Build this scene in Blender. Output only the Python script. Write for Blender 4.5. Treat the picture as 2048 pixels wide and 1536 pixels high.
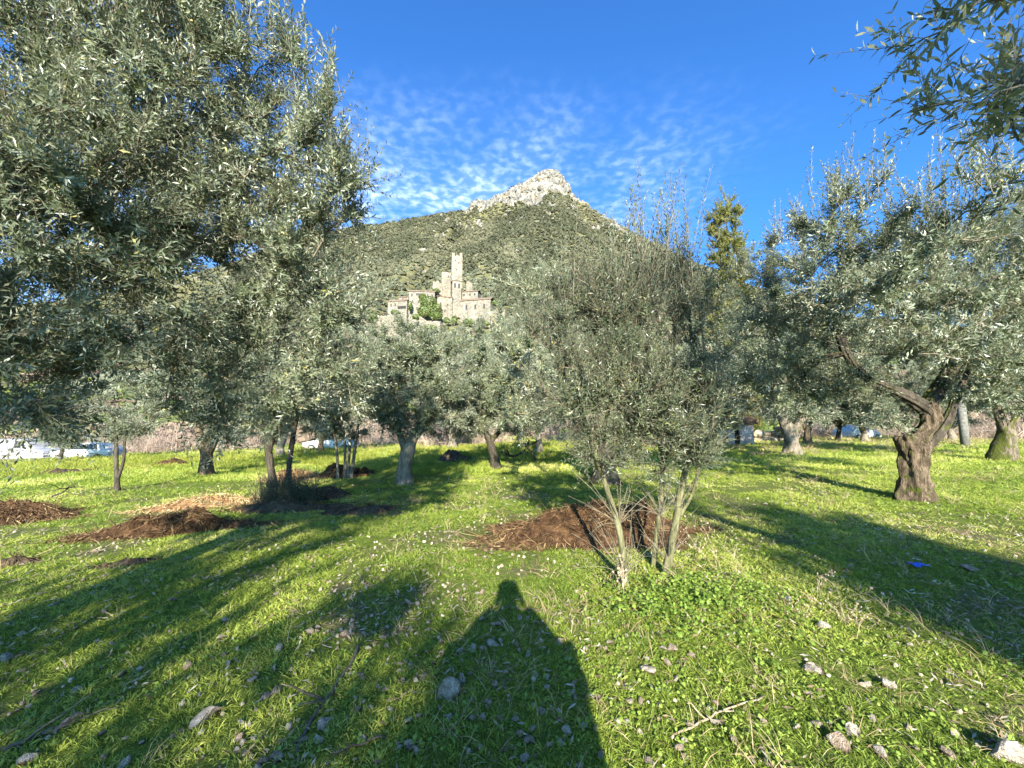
import bpy, bmesh, math, random
import numpy as np
from mathutils import Vector, Matrix, noise as mnoise

R = math.radians
SC = bpy.context.scene
COL = SC.collection
for o in list(bpy.data.objects):
    bpy.data.objects.remove(o)

# ------------------------------------------------------------------ camera
PITCH, FPX, EYE = R(5.85), 800.0, 1.50
cam = bpy.data.cameras.new('camera')
cam.lens, cam.sensor_width = 36.0 * FPX / 2048.0, 36.0
cam.clip_start, cam.clip_end = 0.03, 6000
camo = bpy.data.objects.new('camera', cam)
COL.objects.link(camo)
camo.location = (0, 0, EYE)
camo.rotation_euler = (math.pi / 2 + PITCH, 0, 0)
SC.camera = camo

# ------------------------------------------------------------------ sky, sun, exposure
SUN_EL, SUN_AZ = R(21.3), R(1.1)      # sun stands behind the camera, a touch to the right
SUN_STRENGTH, SKY_STRENGTH, EXPOSURE = 4.9, 0.15, 1.95

world = bpy.data.worlds.new('World')
SC.world = world
world.use_nodes = True
wt = world.node_tree
wt.nodes.clear()


def N(nt, typ, ins=None, **kw):
    n = nt.nodes.new(typ)
    for k, v in kw.items():
        setattr(n, k, v)
    for k, v in (ins or {}).items():
        s = n.inputs[k]
        if isinstance(v, bpy.types.NodeSocket):
            nt.links.new(v, s)
        else:
            s.default_value = v
    return n


def MA(nt, op, a, b=None, c=None, clamp=False):
    n = nt.nodes.new('ShaderNodeMath')
    n.operation = op
    n.use_clamp = clamp
    for i, v in enumerate((a, b, c)):
        if v is None:
            continue
        if isinstance(v, bpy.types.NodeSocket):
            nt.links.new(v, n.inputs[i])
        else:
            n.inputs[i].default_value = v
    return n.outputs[0]


def MIX(nt, f, a, b):
    n = nt.nodes.new('ShaderNodeMix')
    n.data_type = 'RGBA'
    for i, v in ((0, f), (6, a), (7, b)):
        if isinstance(v, bpy.types.NodeSocket):
            nt.links.new(v, n.inputs[i])
        else:
            n.inputs[i].default_value = v if i == 0 else (*v, 1.0)[:4]
    return n.outputs[2]


def SMOOTH(nt, v, a, b):
    n = nt.nodes.new('ShaderNodeMapRange')
    n.interpolation_type = 'SMOOTHSTEP'
    nt.links.new(v, n.inputs[0])
    n.inputs[1].default_value, n.inputs[2].default_value = a, b
    n.inputs[3].default_value, n.inputs[4].default_value = 0.0, 1.0
    return n.outputs[0]


sky = N(wt, 'ShaderNodeTexSky', sky_type='NISHITA', sun_disc=False, sun_elevation=SUN_EL,
        sun_rotation=math.pi - SUN_AZ, altitude=300.0, air_density=1.0, dust_density=3.0, ozone_density=5.0)
tc = N(wt, 'ShaderNodeTexCoord')
sep = N(wt, 'ShaderNodeSeparateXYZ', {0: tc.outputs['Generated']})
zc = MA(wt, 'MAXIMUM', sep.outputs[2], 0.05)
cx = MA(wt, 'DIVIDE', sep.outputs[0], zc)
cy = MA(wt, 'DIVIDE', sep.outputs[1], zc)
cv = N(wt, 'ShaderNodeCombineXYZ', {0: cx, 1: cy, 2: 0.0})
# mackerel cloud sheet on a flat layer: cells, broken by noise, thinning out overhead
warp = N(wt, 'ShaderNodeTexNoise', {'Vector': cv.outputs[0], 'Scale': 9.0, 'Detail': 3.0})
wv = N(wt, 'ShaderNodeVectorMath', {0: warp.outputs['Color'], 1: (0.045, 0.045, 0.0)}, operation='MULTIPLY')
wp = N(wt, 'ShaderNodeVectorMath', {0: cv.outputs[0], 1: wv.outputs[0]}, operation='ADD')
fine = N(wt, 'ShaderNodeTexNoise', {'Vector': wp.outputs[0], 'Scale': 23.0, 'Detail': 2.0, 'Roughness': 0.45})
wide = N(wt, 'ShaderNodeTexNoise', {'Vector': cv.outputs[0], 'Scale': 2.3, 'Detail': 2.0})
puff = SMOOTH(wt, fine.outputs['Fac'], 0.36, 0.80)
patch = SMOOTH(wt, wide.outputs['Fac'], 0.36, 0.62)
low = SMOOTH(wt, cy, 0.95, 1.75)                     # the sheet lies to the north, low in the sky
west = SMOOTH(wt, MA(wt, 'MULTIPLY', cx, -1.0), -1.25, 0.3)
veil = MA(wt, 'MULTIPLY', MA(wt, 'MULTIPLY', low, west), MA(wt, 'ADD', MA(wt, 'MULTIPLY', patch, 0.75), 0.25))
base = MA(wt, 'MULTIPLY', veil, 0.14)
cl = MA(wt, 'ADD', MA(wt, 'MULTIPLY', MA(wt, 'MULTIPLY', puff, veil), 0.72), base, clamp=True)
skyt = N(wt, 'ShaderNodeMix', {0: 1.0, 6: sky.outputs[0], 7: (0.235, 0.485, 0.70, 1)}, data_type='RGBA', blend_type='MULTIPLY')
skyc = MIX(wt, cl, skyt.outputs[2], (2.35, 2.9, 3.4))
bg = N(wt, 'ShaderNodeBackground', {0: skyc, 1: SKY_STRENGTH})
wo = N(wt, 'ShaderNodeOutputWorld', {0: bg.outputs[0]})

sl = bpy.data.lights.new('sun', 'SUN')
sl.energy, sl.angle, sl.color = SUN_STRENGTH, R(0.53), (1.0, 0.93, 0.80)
suno = bpy.data.objects.new('sun', sl)
COL.objects.link(suno)
suno.location = (2, -40, 30)
SUN_DIR = Vector((-math.sin(SUN_AZ) * math.cos(SUN_EL), math.cos(SUN_AZ) * math.cos(SUN_EL), -math.sin(SUN_EL)))
suno.rotation_euler = SUN_DIR.to_track_quat('-Z', 'Y').to_euler()

vs = SC.view_settings
vs.view_transform, vs.look, vs.exposure, vs.gamma = 'Standard', 'None', EXPOSURE, 1.0
vs.use_curve_mapping = False
SC.cycles.max_bounces = 8
SC.cycles.transparent_max_bounces = 8
SC.cycles.use_denoising = True

# ------------------------------------------------------------------ numeric helpers
rng = np.random.default_rng(7)


def hsh(ix, iy, iz, seed):
    h = (ix.astype(np.int64) * 374761393 + iy.astype(np.int64) * 668265263 + iz.astype(np.int64) * 2147483647 + seed * 974711) & 0xFFFFFFFF
    h = ((h ^ (h >> 13)) * 1274126177) & 0xFFFFFFFF
    h = h ^ (h >> 16)
    return (h & 0xFFFFFF) / float(0xFFFFFF)


def vn(x, y, z=None, seed=0):
    """value noise 0..1 (numpy)"""
    x, y = np.asarray(x, float), np.asarray(y, float)
    z = np.zeros_like(x) if z is None else np.asarray(z, float)
    x, y, z = np.broadcast_arrays(x, y, z)
    ix, iy, iz = np.floor(x), np.floor(y), np.floor(z)
    fx, fy, fz = x - ix, y - iy, z - iz
    fx, fy, fz = (f * f * (3 - 2 * f) for f in (fx, fy, fz))
    r = 0
    for a in (0, 1):
        for b in (0, 1):
            for c in (0, 1):
                w = (fx if a else 1 - fx) * (fy if b else 1 - fy) * (fz if c else 1 - fz)
                r = r + w * hsh(ix + a, iy + b, iz + c, seed)
    return r


def fbm(x, y, z=None, seed=0, o=4):
    r, a, t = 0, 1.0, 0.0
    for k in range(o):
        f = 2.03 ** k
        r = r + a * vn(np.asarray(x) * f, np.asarray(y) * f, None if z is None else np.asarray(z) * f, seed + k * 17)
        t += a
        a *= 0.5
    return r / t


def sst(v, a, b):
    t = np.clip((np.asarray(v, float) - a) / (b - a), 0, 1)
    return t * t * (3 - 2 * t)


CP, SP = math.cos(PITCH), math.sin(PITCH)


def ray(u, v):
    a, b = (u - 1024) / FPX, (768 - v) / FPX
    return np.array((a, CP - b * SP, SP + b * CP))


def px(u, v, Y):
    d = ray(u, v)
    return np.array((0, 0, EYE)) + d * (Y / d[1])


# ------------------------------------------------------------------ the lie of the land
RIDGE = [(-1500, 765, 420), (-700, 730, 560), (0, 655, 760), (300, 575, 860), (500, 512, 920), (640, 470, 950), (700, 455, 960), (760, 447, 965),
         (860, 431, 975), (900, 423, 980), (937, 416, 985), (942, 403, 985), (955, 397, 985), (972, 400, 985), (1009, 383, 990), (1025, 372, 990),
         (1048, 364, 995), (1072, 349, 1000), (1084, 341, 1000), (1097, 338, 1000), (1113, 339, 1000), (1125, 352, 1000), (1134, 366, 995),
         (1144, 388, 990), (1160, 401, 980), (1171, 403, 970), (1178, 414, 960), (1197, 427, 940), (1232, 449, 900), (1271, 470, 860),
         (1340, 503, 790), (1420, 552, 710), (1560, 640, 580), (1750, 720, 470), (2100, 775, 380), (3200, 800, 300)]
_rp = np.array([px(*q) for q in RIDGE])
_o = np.argsort(_rp[:, 0])
RX, RY, RZ = _rp[_o, 0], _rp[_o, 1], _rp[_o, 2]
CRAG0, CRAG1 = px(930, 410, 985)[0], px(1182, 410, 965)[0]
CASTLE = px(890, 640, 200)


def hill_t(x, y):
    return (np.asarray(y, float) - 46) / (np.interp(x, RX, RY) - 46)


def H(x, y):
    x, y = np.asarray(x, float), np.asarray(y, float)
    near = np.where(x < -1, 0.034 * (x + 1), np.where(x > 3, 0.010 * (x - 3), 0.0))
    near = np.clip(near, -1.6, 0.5)
    near = near + 0.05 * (vn(x * .55, y * .55, seed=3) - .5) + 0.10 * (vn(x * .14 + 9, y * .14, seed=4) - .5) * sst(np.hypot(x, y), 2, 9)
    t = hill_t(x, y)
    tt = np.clip(t, 0, 1)
    zr = np.interp(x, RX, RZ)
    prof = tt ** 1.45
    wc = sst(x, CRAG0 - 12, CRAG0 + 8) * (1 - sst(x, CRAG1 - 15, CRAG1 + 15))
    cliff = np.where(tt < .93, .835 * (tt / .93) ** 1.45, .835 + (tt - .93) / .07 * .165)
    prof = prof * (1 - wc) + cliff * wc
    z = zr * prof
    bend = tt * (1 - tt) * 4
    z = z + bend * (34 * (fbm(x / 120, y / 160, seed=21) - .5) + 26 * (fbm(x / 42 + y / 300, y / 230, seed=23, o=3) - .5) + 9 * (fbm(x / 35, y / 35, seed=22, o=3) - .5))
    # a spur that runs from under the crag down to the left
    a, b = np.array((px(1120, 420, 930)[0], 930.0)), np.array((px(880, 560, 420)[0], 420.0))
    ab = b - a
    s = np.clip(((x - a[0]) * ab[0] + (y - a[1]) * ab[1]) / (ab @ ab), 0, 1)
    dx, dy = x - (a[0] + s * ab[0]), y - (a[1] + s * ab[1])
    z = z + 30 * np.exp(-(dx * dx + dy * dy) / 70.0 ** 2) * np.sin(np.pi * np.clip(s, .0, 1)) * (tt > 0)
    # village knoll
    z = z + 11 * np.exp(-(((x - CASTLE[0]) / 34) ** 2 + ((y - CASTLE[1] - 8) / 30) ** 2)) * (tt > 0)
    back = np.where(t > 1, (t - 1) * zr * 1.1, 0)
    z = np.maximum(z - back, 0)
    return near + z


def h1(x, y):
    return float(H(np.array([x]), np.array([y]))[0])


_GS = 0.6 * 1.0025 ** np.arange(2600)


def gnd(u, v):
    """the point of the field seen at a place of the photograph"""
    Q = np.array((0, 0, EYE)) + ray(u, v) * _GS[:, None]
    below = Q[:, 2] < H(Q[:, 0], Q[:, 1])
    return Q[int(np.argmax(below)) if below.any() else -1]


# ------------------------------------------------------------------ object helpers
def tag(o, label=None, cat=None, group=None, kind=None):
    for k, v in (('label', label), ('category', cat), ('group', group), ('kind', kind)):
        if v:
            o[k] = v
    return o


def empty(name, loc, label, cat, group=None, rz=0.0):
    o = bpy.data.objects.new(name, None)
    COL.objects.link(o)
    o.location = tuple(float(c) for c in loc)
    o.rotation_euler = (0, 0, rz)
    o.empty_display_size = 0.2
    return tag(o, label, cat, group)


def mesh_np(name, V, faces, mat=None, attrs=None, smooth=False):
    """V (n,3); faces: list of int arrays (m,k)"""
    me = bpy.data.meshes.new(name)
    V = np.asarray(V, np.float32)
    faces = [np.asarray(f, np.int32) for f in faces if len(f)]
    me.vertices.add(len(V))
    me.vertices.foreach_set('co', V.ravel())
    nl = sum(f.size for f in faces)
    me.loops.add(nl)
    me.loops.foreach_set('vertex_index', np.concatenate([f.ravel() for f in faces]) if faces else np.zeros(0, np.int32))
    npoly = sum(len(f) for f in faces)
    me.polygons.add(npoly)
    tot = np.concatenate([np.full(len(f), f.shape[1], np.int32) for f in faces])
    st = np.concatenate([[0], np.cumsum(tot)[:-1]]).astype(np.int32)
    me.polygons.foreach_set('loop_start', st)
    me.polygons.foreach_set('loop_total', tot)
    me.polygons.foreach_set('use_smooth', np.full(npoly, smooth))
    for k, a in (attrs or {}).items():
        at = me.attributes.new(k, 'FLOAT', 'POINT')
        at.data.foreach_set('value', np.asarray(a, np.float32))
    me.update(calc_edges=True)
    if mat:
        me.materials.append(mat)
    return me


def link(name, me, parent=None, loc=None):
    o = bpy.data.objects.new(name, me)
    COL.objects.link(o)
    if parent is not None:
        o.parent = parent
    if loc is not None:
        o.location = tuple(float(c) for c in loc)
    return o


class MB:
    """collects simple shapes into one mesh"""
    def __init__(s):
        s.v, s.f3, s.f4, s.n = [], [], [], 0

    def add(s, V, f3=(), f4=()):
        V = np.asarray(V, float)
        s.v.append(V)
        if len(f3):
            s.f3.append(np.asarray(f3, int) + s.n)
        if len(f4):
            s.f4.append(np.asarray(f4, int) + s.n)
        s.n += len(V)

    def box(s, c, d, rz=0.0, taper=1.0):
        x, y, z = d[0] / 2, d[1] / 2, d[2] / 2
        V = np.array([(-x, -y, -z), (x, -y, -z), (x, y, -z), (-x, y, -z), (-x * taper, -y * taper, z), (x * taper, -y * taper, z), (x * taper, y * taper, z), (-x * taper, y * taper, z)])
        cr, sr = math.cos(rz), math.sin(rz)
        V = np.column_stack((V[:, 0] * cr - V[:, 1] * sr, V[:, 0] * sr + V[:, 1] * cr, V[:, 2])) + np.asarray(c)
        s.add(V, f4=[(0, 3, 2, 1), (4, 5, 6, 7), (0, 1, 5, 4), (1, 2, 6, 5), (2, 3, 7, 6), (3, 0, 4, 7)])

    def tube(s, P, rad, n=6, cap=True):
        P = np.asarray(P, float)
        rad = np.broadcast_to(np.asarray(rad, float), (len(P),))
        T = np.gradient(P, axis=0)
        T /= np.linalg.norm(T, axis=1)[:, None] + 1e-9
        ref = np.array((0, 0, 1.0)) if abs(T[0][2]) < .9 else np.array((1.0, 0, 0))
        A = np.cross(T[0], ref)
        A /= np.linalg.norm(A)
        rings = []
        th = np.arange(n) * 2 * math.pi / n
        for i in range(len(P)):
            A = A - T[i] * (A @ T[i])
            A /= np.linalg.norm(A) + 1e-9
            B = np.cross(T[i], A)
            rings.append(P[i] + rad[i] * (np.cos(th)[:, None] * A + np.sin(th)[:, None] * B))
        V = np.concatenate(rings)
        f = []
        for i in range(len(P) - 1):
            for j in range(n):
                k = (j + 1) % n
                f.append((i * n + j, i * n + k, (i + 1) * n + k, (i + 1) * n + j))
        f3 = []
        if cap:
            V = np.vstack((V, P[0], P[-1]))
            a, b, m = len(V) - 2, len(V) - 1, (len(P) - 1) * n
            for j in range(n):
                k = (j + 1) % n
                f3 += [(a, k, j), (b, m + j, m + k)]
        s.add(V, f3, f)

    def mesh(s, name, mat=None, smooth=False, attrs=None):
        fs = []
        if s.f3:
            fs.append(np.concatenate(s.f3))
        if s.f4:
            fs.append(np.concatenate(s.f4))
        return mesh_np(name, np.concatenate(s.v), fs, mat, attrs, smooth)


def spline(P, m):
    """Catmull-Rom through rows of P, m samples a span"""
    P = np.asarray(P, float)
    Q = np.vstack((2 * P[0] - P[1], P, 2 * P[-1] - P[-2]))
    out = []
    for i in range(len(P) - 1):
        a, b, c, d = Q[i:i + 4]
        for t in np.arange(m) / m:
            out.append(.5 * (2 * b + (c - a) * t + (2 * a - 5 * b + 4 * c - d) * t * t + (3 * b - a - 3 * c + d) * t ** 3))
    out.append(P[-1])
    return np.array(out)


def unit(a):
    return a / (np.linalg.norm(a, axis=-1, keepdims=True) + 1e-9)


# ------------------------------------------------------------------ materials
def newmat(name):
    m = bpy.data.materials.new(name)
    m.use_nodes = True
    nt = m.node_tree
    nt.nodes.clear()
    out = N(nt, 'ShaderNodeOutputMaterial')
    return m, nt, out


def principled(nt, out, col, rough=0.8, spec=0.3, normal=None, metallic=0.0):
    b = N(nt, 'ShaderNodeBsdfPrincipled', {'Roughness': rough, 'Specular IOR Level': spec, 'Metallic': metallic})
    if isinstance(col, bpy.types.NodeSocket):
        nt.links.new(col, b.inputs['Base Color'])
    else:
        b.inputs['Base Color'].default_value = (*col, 1)
    if normal is not None:
        nt.links.new(normal, b.inputs['Normal'])
    if out is not None:
        nt.links.new(b.outputs[0], out.inputs[0])
    return b


def noise(nt, scale, detail=4.0, rough=.55, vec=None, coord='Object'):
    if vec is None:
        vec = N(nt, 'ShaderNodeTexCoord').outputs[coord]
    return N(nt, 'ShaderNodeTexNoise', {'Vector': vec, 'Scale': scale, 'Detail': detail, 'Roughness': rough}).outputs['Fac']


def ramp(nt, f, stops):
    n = N(nt, 'ShaderNodeValToRGB')
    nt.links.new(f, n.inputs[0])
    e = n.color_ramp.elements
    while len(e) < len(stops):
        e.new(0.5)
    for k, (p, c) in enumerate(stops):
        e[k].position, e[k].color = p, (*c, 1)
    return n.outputs[0]


def bump(nt, h, strength=.5, dist=.02):
    return N(nt, 'ShaderNodeBump', {'Strength': strength, 'Distance': dist, 'Height': h}).outputs[0]


def plain(name, stops, scale=8, rough=.8, spec=.3, bump_d=0.0, coord='Object', detail=5.0):
    m, nt, out = newmat(name)
    f = noise(nt, scale, detail, coord=coord)
    nrm = bump(nt, f, .6, bump_d) if bump_d else None
    principled(nt, out, ramp(nt, f, stops), rough, spec, nrm)
    return m


def leaf_mat(name, dark, mid, light, back, trans=.22, rough=.42, spec=.45, tcol=None):
    m, nt, out = newmat(name)
    at = N(nt, 'ShaderNodeAttribute', attribute_name='tint')
    top = ramp(nt, at.outputs['Fac'], [(0, dark), (.55, mid), (.93, light), (1, (light[0] * 1.5, light[1] * 1.25, light[2] * .7))])
    geo = N(nt, 'ShaderNodeNewGeometry')
    col = MIX(nt, geo.outputs['Backfacing'], top, back)
    b = principled(nt, None, col, rough, spec)
    tr = N(nt, 'ShaderNodeBsdfTranslucent', {0: (*(tcol or (light[0] * 1.3, light[1] * 1.4, light[2] * .8)), 1)})
    mx = N(nt, 'ShaderNodeMixShader', {0: trans, 1: b.outputs[0], 2: tr.outputs[0]})
    nt.links.new(mx.outputs[0], out.inputs[0])
    return m


M = {}
M['olive'] = leaf_mat('olive_leaf', (.045, .060, .030), (.106, .126, .068), (.22, .23, .135), (.265, .285, .205), trans=.15, rough=.38, spec=.5)
M['olive_blue'] = leaf_mat('young_olive_leaf', (.034, .048, .024), (.068, .086, .042), (.14, .155, .075), (.18, .20, .135), trans=.12, rough=.38, spec=.5)
M['cypress'] = leaf_mat('cypress_leaf', (.06, .078, .017), (.13, .138, .034), (.22, .21, .065), (.17, .17, .05), trans=.15, rough=.7, spec=.2)
M['bush'] = leaf_mat('sucker_leaf', (.03, .045, .022), (.055, .075, .036), (.10, .12, .06), (.15, .17, .12), trans=.12)
M['ivy'] = leaf_mat('ivy_leaf', (.035, .058, .012), (.068, .098, .02), (.12, .145, .035), (.09, .11, .035), trans=.12, rough=.5)


def bark(name, a, b, c, moss=0.0, scale=9.0, bd=.03):
    m, nt, out = newmat(name)
    tcn = N(nt, 'ShaderNodeTexCoord')
    mp = N(nt, 'ShaderNodeMapping', {0: tcn.outputs['Object'], 3: (1, 1, .28)})
    f = noise(nt, scale, 7, .62, mp.outputs[0])
    g = noise(nt, scale * 4.2, 4, .6, mp.outputs[0])
    h = MA(nt, 'ADD', f, MA(nt, 'MULTIPLY', g, .5))
    col = ramp(nt, MA(nt, 'MULTIPLY', h, .67), [(.30, a), (.48, b), (.68, c)])
    if moss:
        geo = N(nt, 'ShaderNodeNewGeometry')
        sz = N(nt, 'ShaderNodeSeparateXYZ', {0: geo.outputs['Normal']})
        mn = noise(nt, 5.0, 5, .6, tcn.outputs['Object'])
        fac = SMOOTH(nt, MA(nt, 'ADD', MA(nt, 'ADD', mn, MA(nt, 'MULTIPLY', sz.outputs[2], .22)), MA(nt, 'MULTIPLY', sz.outputs[0], -.10)), .70 - moss * .2, .80 - moss * .2)
        col = MIX(nt, fac, col, (.060, .070, .012))
    principled(nt, out, col, .9, .15, bump(nt, h, .9, bd))
    return m


M['bark'] = bark('olive_bark', (.016, .012, .008), (.075, .055, .035), (.23, .175, .115), moss=.26, scale=15, bd=.08)
M['bark_moss'] = bark('mossy_olive_bark', (.022, .018, .012), (.09, .07, .048), (.25, .21, .145), moss=.72, scale=13, bd=.06)
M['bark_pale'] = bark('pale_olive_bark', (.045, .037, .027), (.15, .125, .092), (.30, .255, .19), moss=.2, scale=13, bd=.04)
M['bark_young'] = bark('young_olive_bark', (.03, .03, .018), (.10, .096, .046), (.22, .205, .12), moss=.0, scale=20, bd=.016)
M['bark_dark'] = bark('dark_bark', (.014, .012, .009), (.045, .037, .027), (.11, .09, .065), moss=.2, scale=12, bd=.04)  # for shaded trunks too: part of their shade is put into the colour
M['twig'] = plain('twig_bark', [(.3, (.085, .07, .048)), (.7, (.21, .18, .125))], 14)
M['twig_yellow'] = plain('yellowish_twig_bark', [(.3, (.12, .105, .055)), (.7, (.29, .25, .13))], 14)

# ------------------------------------------------------------------ ground and mountain
def grid_mesh(name, xs, ys, mat, extra=None, smooth=True, lift=0.0):
    X, Y = np.meshgrid(xs, ys)
    Z = H(X.ravel(), Y.ravel()).reshape(X.shape) + lift
    V = np.column_stack((X.ravel(), Y.ravel(), Z.ravel()))
    nx, ny = len(xs), len(ys)
    i = np.arange(nx * ny).reshape(ny, nx)
    f = np.column_stack((i[:-1, :-1].ravel(), i[:-1, 1:].ravel(), i[1:, 1:].ravel(), i[1:, :-1].ravel()))
    at = extra(X.ravel(), Y.ravel(), Z.ravel()) if extra else None
    return mesh_np(name, V, [f], mat, at, smooth)


def ar(*segs):
    out = []
    for a, b, s in segs:
        out.append(np.arange(a, b, s))
    return np.concatenate(out + [[segs[-1][1]]])


m, nt, out = newmat('meadow_soil')
tcw = N(nt, 'ShaderNodeTexCoord').outputs['Object']
n1 = noise(nt, .9, 6, .6, tcw)
n2 = noise(nt, 14, 6, .65, tcw)
n3 = noise(nt, 60, 4, .6, tcw)
green = ramp(nt, n2, [(.3, (.055, .085, .012)), (.55, (.12, .16, .022)), (.75, (.20, .22, .05))])
soil = ramp(nt, n3, [(.3, (.075, .062, .034)), (.6, (.155, .125, .075)), (.8, (.25, .21, .145))])
sa = N(nt, 'ShaderNodeAttribute', attribute_name='soil')
sf = SMOOTH(nt, MA(nt, 'ADD', MA(nt, 'ADD', MA(nt, 'MULTIPLY', n1, .5), MA(nt, 'MULTIPLY', n2, .6)), MA(nt, 'MULTIPLY', sa.outputs['Fac'], .30)), .72, .94)
principled(nt, out, MIX(nt, sf, green, soil), .95, .1, bump(nt, MA(nt, 'ADD', n2, n3), .9, .03))
M['meadow'] = m

gx = ar((-1800, -200, 80), (-200, -60, 8), (-60, -14, 1.2), (-14, 14, .28), (14, 60, 1.2), (60, 200, 8), (200, 1800, 80))
gy = ar((-900, -60, 60), (-60, -14, 4), (-14, 0, .6), (0, 12, .28), (12, 47, 1.0))


def bare(x, y):
    """1 on green, lower where soil and stones show"""
    k = fbm(x * .9 + 3, y * .9, seed=71, o=4)
    return np.clip((.14 + .08 * (np.asarray(x) > .4)) + .95 * sst(k, .42 - .05 * (np.asarray(x) > .4), .56), 0, 1)


g = link('ground', grid_mesh('ground', gx, gy, M['meadow'], lambda x, y, z: {'soil': (1 - bare(x, y)) * (1 - sst(y, 9, 16)) * (np.abs(x) < 16)}))
tag(g, 'grassy olive grove floor with trodden soil showing between the green', 'ground', kind='structure')

# mountain: scrub covered slopes, white limestone where the rock mask says so
m, nt, out = newmat('mountain_side')
tcw = N(nt, 'ShaderNodeTexCoord').outputs['Object']
n1 = noise(nt, .02, 6, .6, tcw)
n2 = noise(nt, .16, 6, .62, tcw)
earth = ramp(nt, n2, [(.3, (.07, .075, .028)), (.5, (.115, .11, .05)), (.68, (.19, .165, .10))])
mpk = N(nt, 'ShaderNodeMapping', {0: tcw, 3: (.05, .05, .022)})
rk = N(nt, 'ShaderNodeTexNoise', {'Vector': mpk.outputs[0], 'Scale': 3.2, 'Detail': 9, 'Roughness': .7}).outputs['Fac']
rock = ramp(nt, rk, [(.34, (.06, .055, .04)), (.46, (.17, .155, .125)), (.62, (.32, .295, .24))])
att = N(nt, 'ShaderNodeAttribute', attribute_name='rock')
rf = SMOOTH(nt, MA(nt, 'ADD', att.outputs['Fac'], MA(nt, 'MULTIPLY', MA(nt, 'SUBTRACT', n2, .5), .9)), .42, .55)
principled(nt, out, MIX(nt, rf, earth, rock), .95, .05, bump(nt, MA(nt, 'ADD', n2, rk), .8, 2.0))
M['mountain'] = m


# foot of the crag, read along its length (column, height in the picture), turned once into a line on the slope
_fu = [(925, 412), (937, 424), (962, 421), (984, 416), (1000, 404), (1025, 407), (1050, 404), (1062, 413), (1078, 408), (1098, 388), (1125, 391), (1140, 398), (1152, 404), (1165, 408), (1182, 414)]
FOOT_X, FOOT_T = [], []
for u_, v_ in _fu:
    best = None
    for t_ in np.linspace(.72, 1.0, 140):
        x_ = px(u_, v_, 985)[0] * (t_ * .95 + .05)
        y_ = 46 + t_ * (float(np.interp(x_, RX, RY)) - 46)
        x_ = px(u_, v_, y_)[0]
        zz_ = h1(x_, y_)
        vv = abs(zz_ - px(u_, v_, y_)[2])
        if best is None or vv < best[0]:
            best = (vv, x_, t_)
    FOOT_X.append(best[1])
    FOOT_T.append(min(best[2], .992))


def rockmask(x, y, z=None):
    x, y = np.asarray(x, float), np.asarray(y, float)
    t = hill_t(x, y)
    wc = sst(x, CRAG0 - 10, CRAG0 + 4) * (1 - sst(x, CRAG1 - 10, CRAG1 + 12))
    low = np.interp(x, FOOT_X, FOOT_T) + .035 * (fbm(x / 13, y / 400, seed=31, o=3) - .5)
    r = wc * sst(t, low - .004, low + .006) * (t < 1.08)
    rr = sst(x, px(1165, 400, 970)[0], px(1230, 430, 900)[0])
    r2 = rr * sst(fbm(x / 28, y / 22, seed=33, o=4), .52, .60) * sst(t, .80, .88) * (t < .985)
    led = sst(x, px(1040, 420, 900)[0], px(1100, 420, 900)[0]) * (1 - rr) * sst(fbm(x / 22, y / 9, seed=35, o=3), .60, .66) * sst(t, .70, .74) * (1 - sst(t, .84, .88))
    kn = (1 - sst(x, CRAG0 - 60, CRAG0 - 10)) * sst(x, px(850, 430, 975)[0], px(880, 430, 975)[0]) * sst(fbm(x / 14, y / 14, seed=37), .5, .6) * sst(t, .955, .975)
    oc = sst(fbm(x / 17, y / 12, seed=41, o=4), .655, .70) * sst(t, .42, .55) * (t < .93)
    return np.clip(r + r2 + led + kn + oc, 0, 1)


mx_ = ar((-1800, -500, 40), (-500, -140, 10), (-140, CRAG0 - 20, 5), (CRAG0 - 20, CRAG1 + 20, 2.6), (CRAG1 + 20, 420, 5), (420, 700, 10), (700, 1800, 40))
my_ = ar((46, 320, 5), (320, 820, 8), (820, 1010, 3), (1010, 1300, 20), (1300, 2200, 90))
mo = link('mountain', grid_mesh('mountain', mx_, my_, M['mountain'], lambda x, y, z: {'rock': rockmask(x, y)}))
tag(mo, 'steep scrub covered mountain rising to a bare limestone peak', 'mountain', kind='structure')


def cragveg(x, y):
    return sst(fbm(np.asarray(x) / 16, np.asarray(y) / 7, seed=39, o=3), .53, .60)


# the white summit crag: many broken limestone blocks set into the slope
m, nt, out = newmat('limestone_crag')
tco = N(nt, 'ShaderNodeTexCoord').outputs['Object']
mpk = N(nt, 'ShaderNodeMapping', {0: tco, 3: (1, 1, .5)})
r1 = noise(nt, .16, 9, .72, mpk.outputs[0])
r2 = noise(nt, .05, 4, .5, tco)
c1 = ramp(nt, r1, [(.36, (.04, .038, .03)), (.46, (.12, .114, .098)), (.62, (.225, .214, .19))])
c2 = ramp(nt, r1, [(.36, (.06, .05, .034)), (.46, (.165, .135, .09)), (.62, (.26, .22, .155))])
principled(nt, out, MIX(nt, SMOOTH(nt, r2, .5, .64), c1, c2), .95, .05, bump(nt, r1, 1.0, 1.5))
M['crag'] = m


def rock_shape(seed, sub=2, rough=.5, cuts=7):
    r = np.random.default_rng(seed)
    bm = bmesh.new()
    bmesh.ops.create_icosphere(bm, subdivisions=sub, radius=1.0)
    P = np.array([v.co for v in bm.verts])
    F = np.array([[v.index for v in f.verts] for f in bm.faces])
    bm.free()
    for _ in range(cuts):
        n = unit(r.normal(size=3))
        d = r.uniform(.45, .85)
        q = P @ n
        P = P - np.maximum(q - d, 0)[:, None] * n
    P = P * (1 + rough * (fbm(P[:, 0] * 2 + seed, P[:, 1] * 2, P[:, 2] * 2, seed=seed, o=3) - .5))[:, None]
    return P, F


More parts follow.
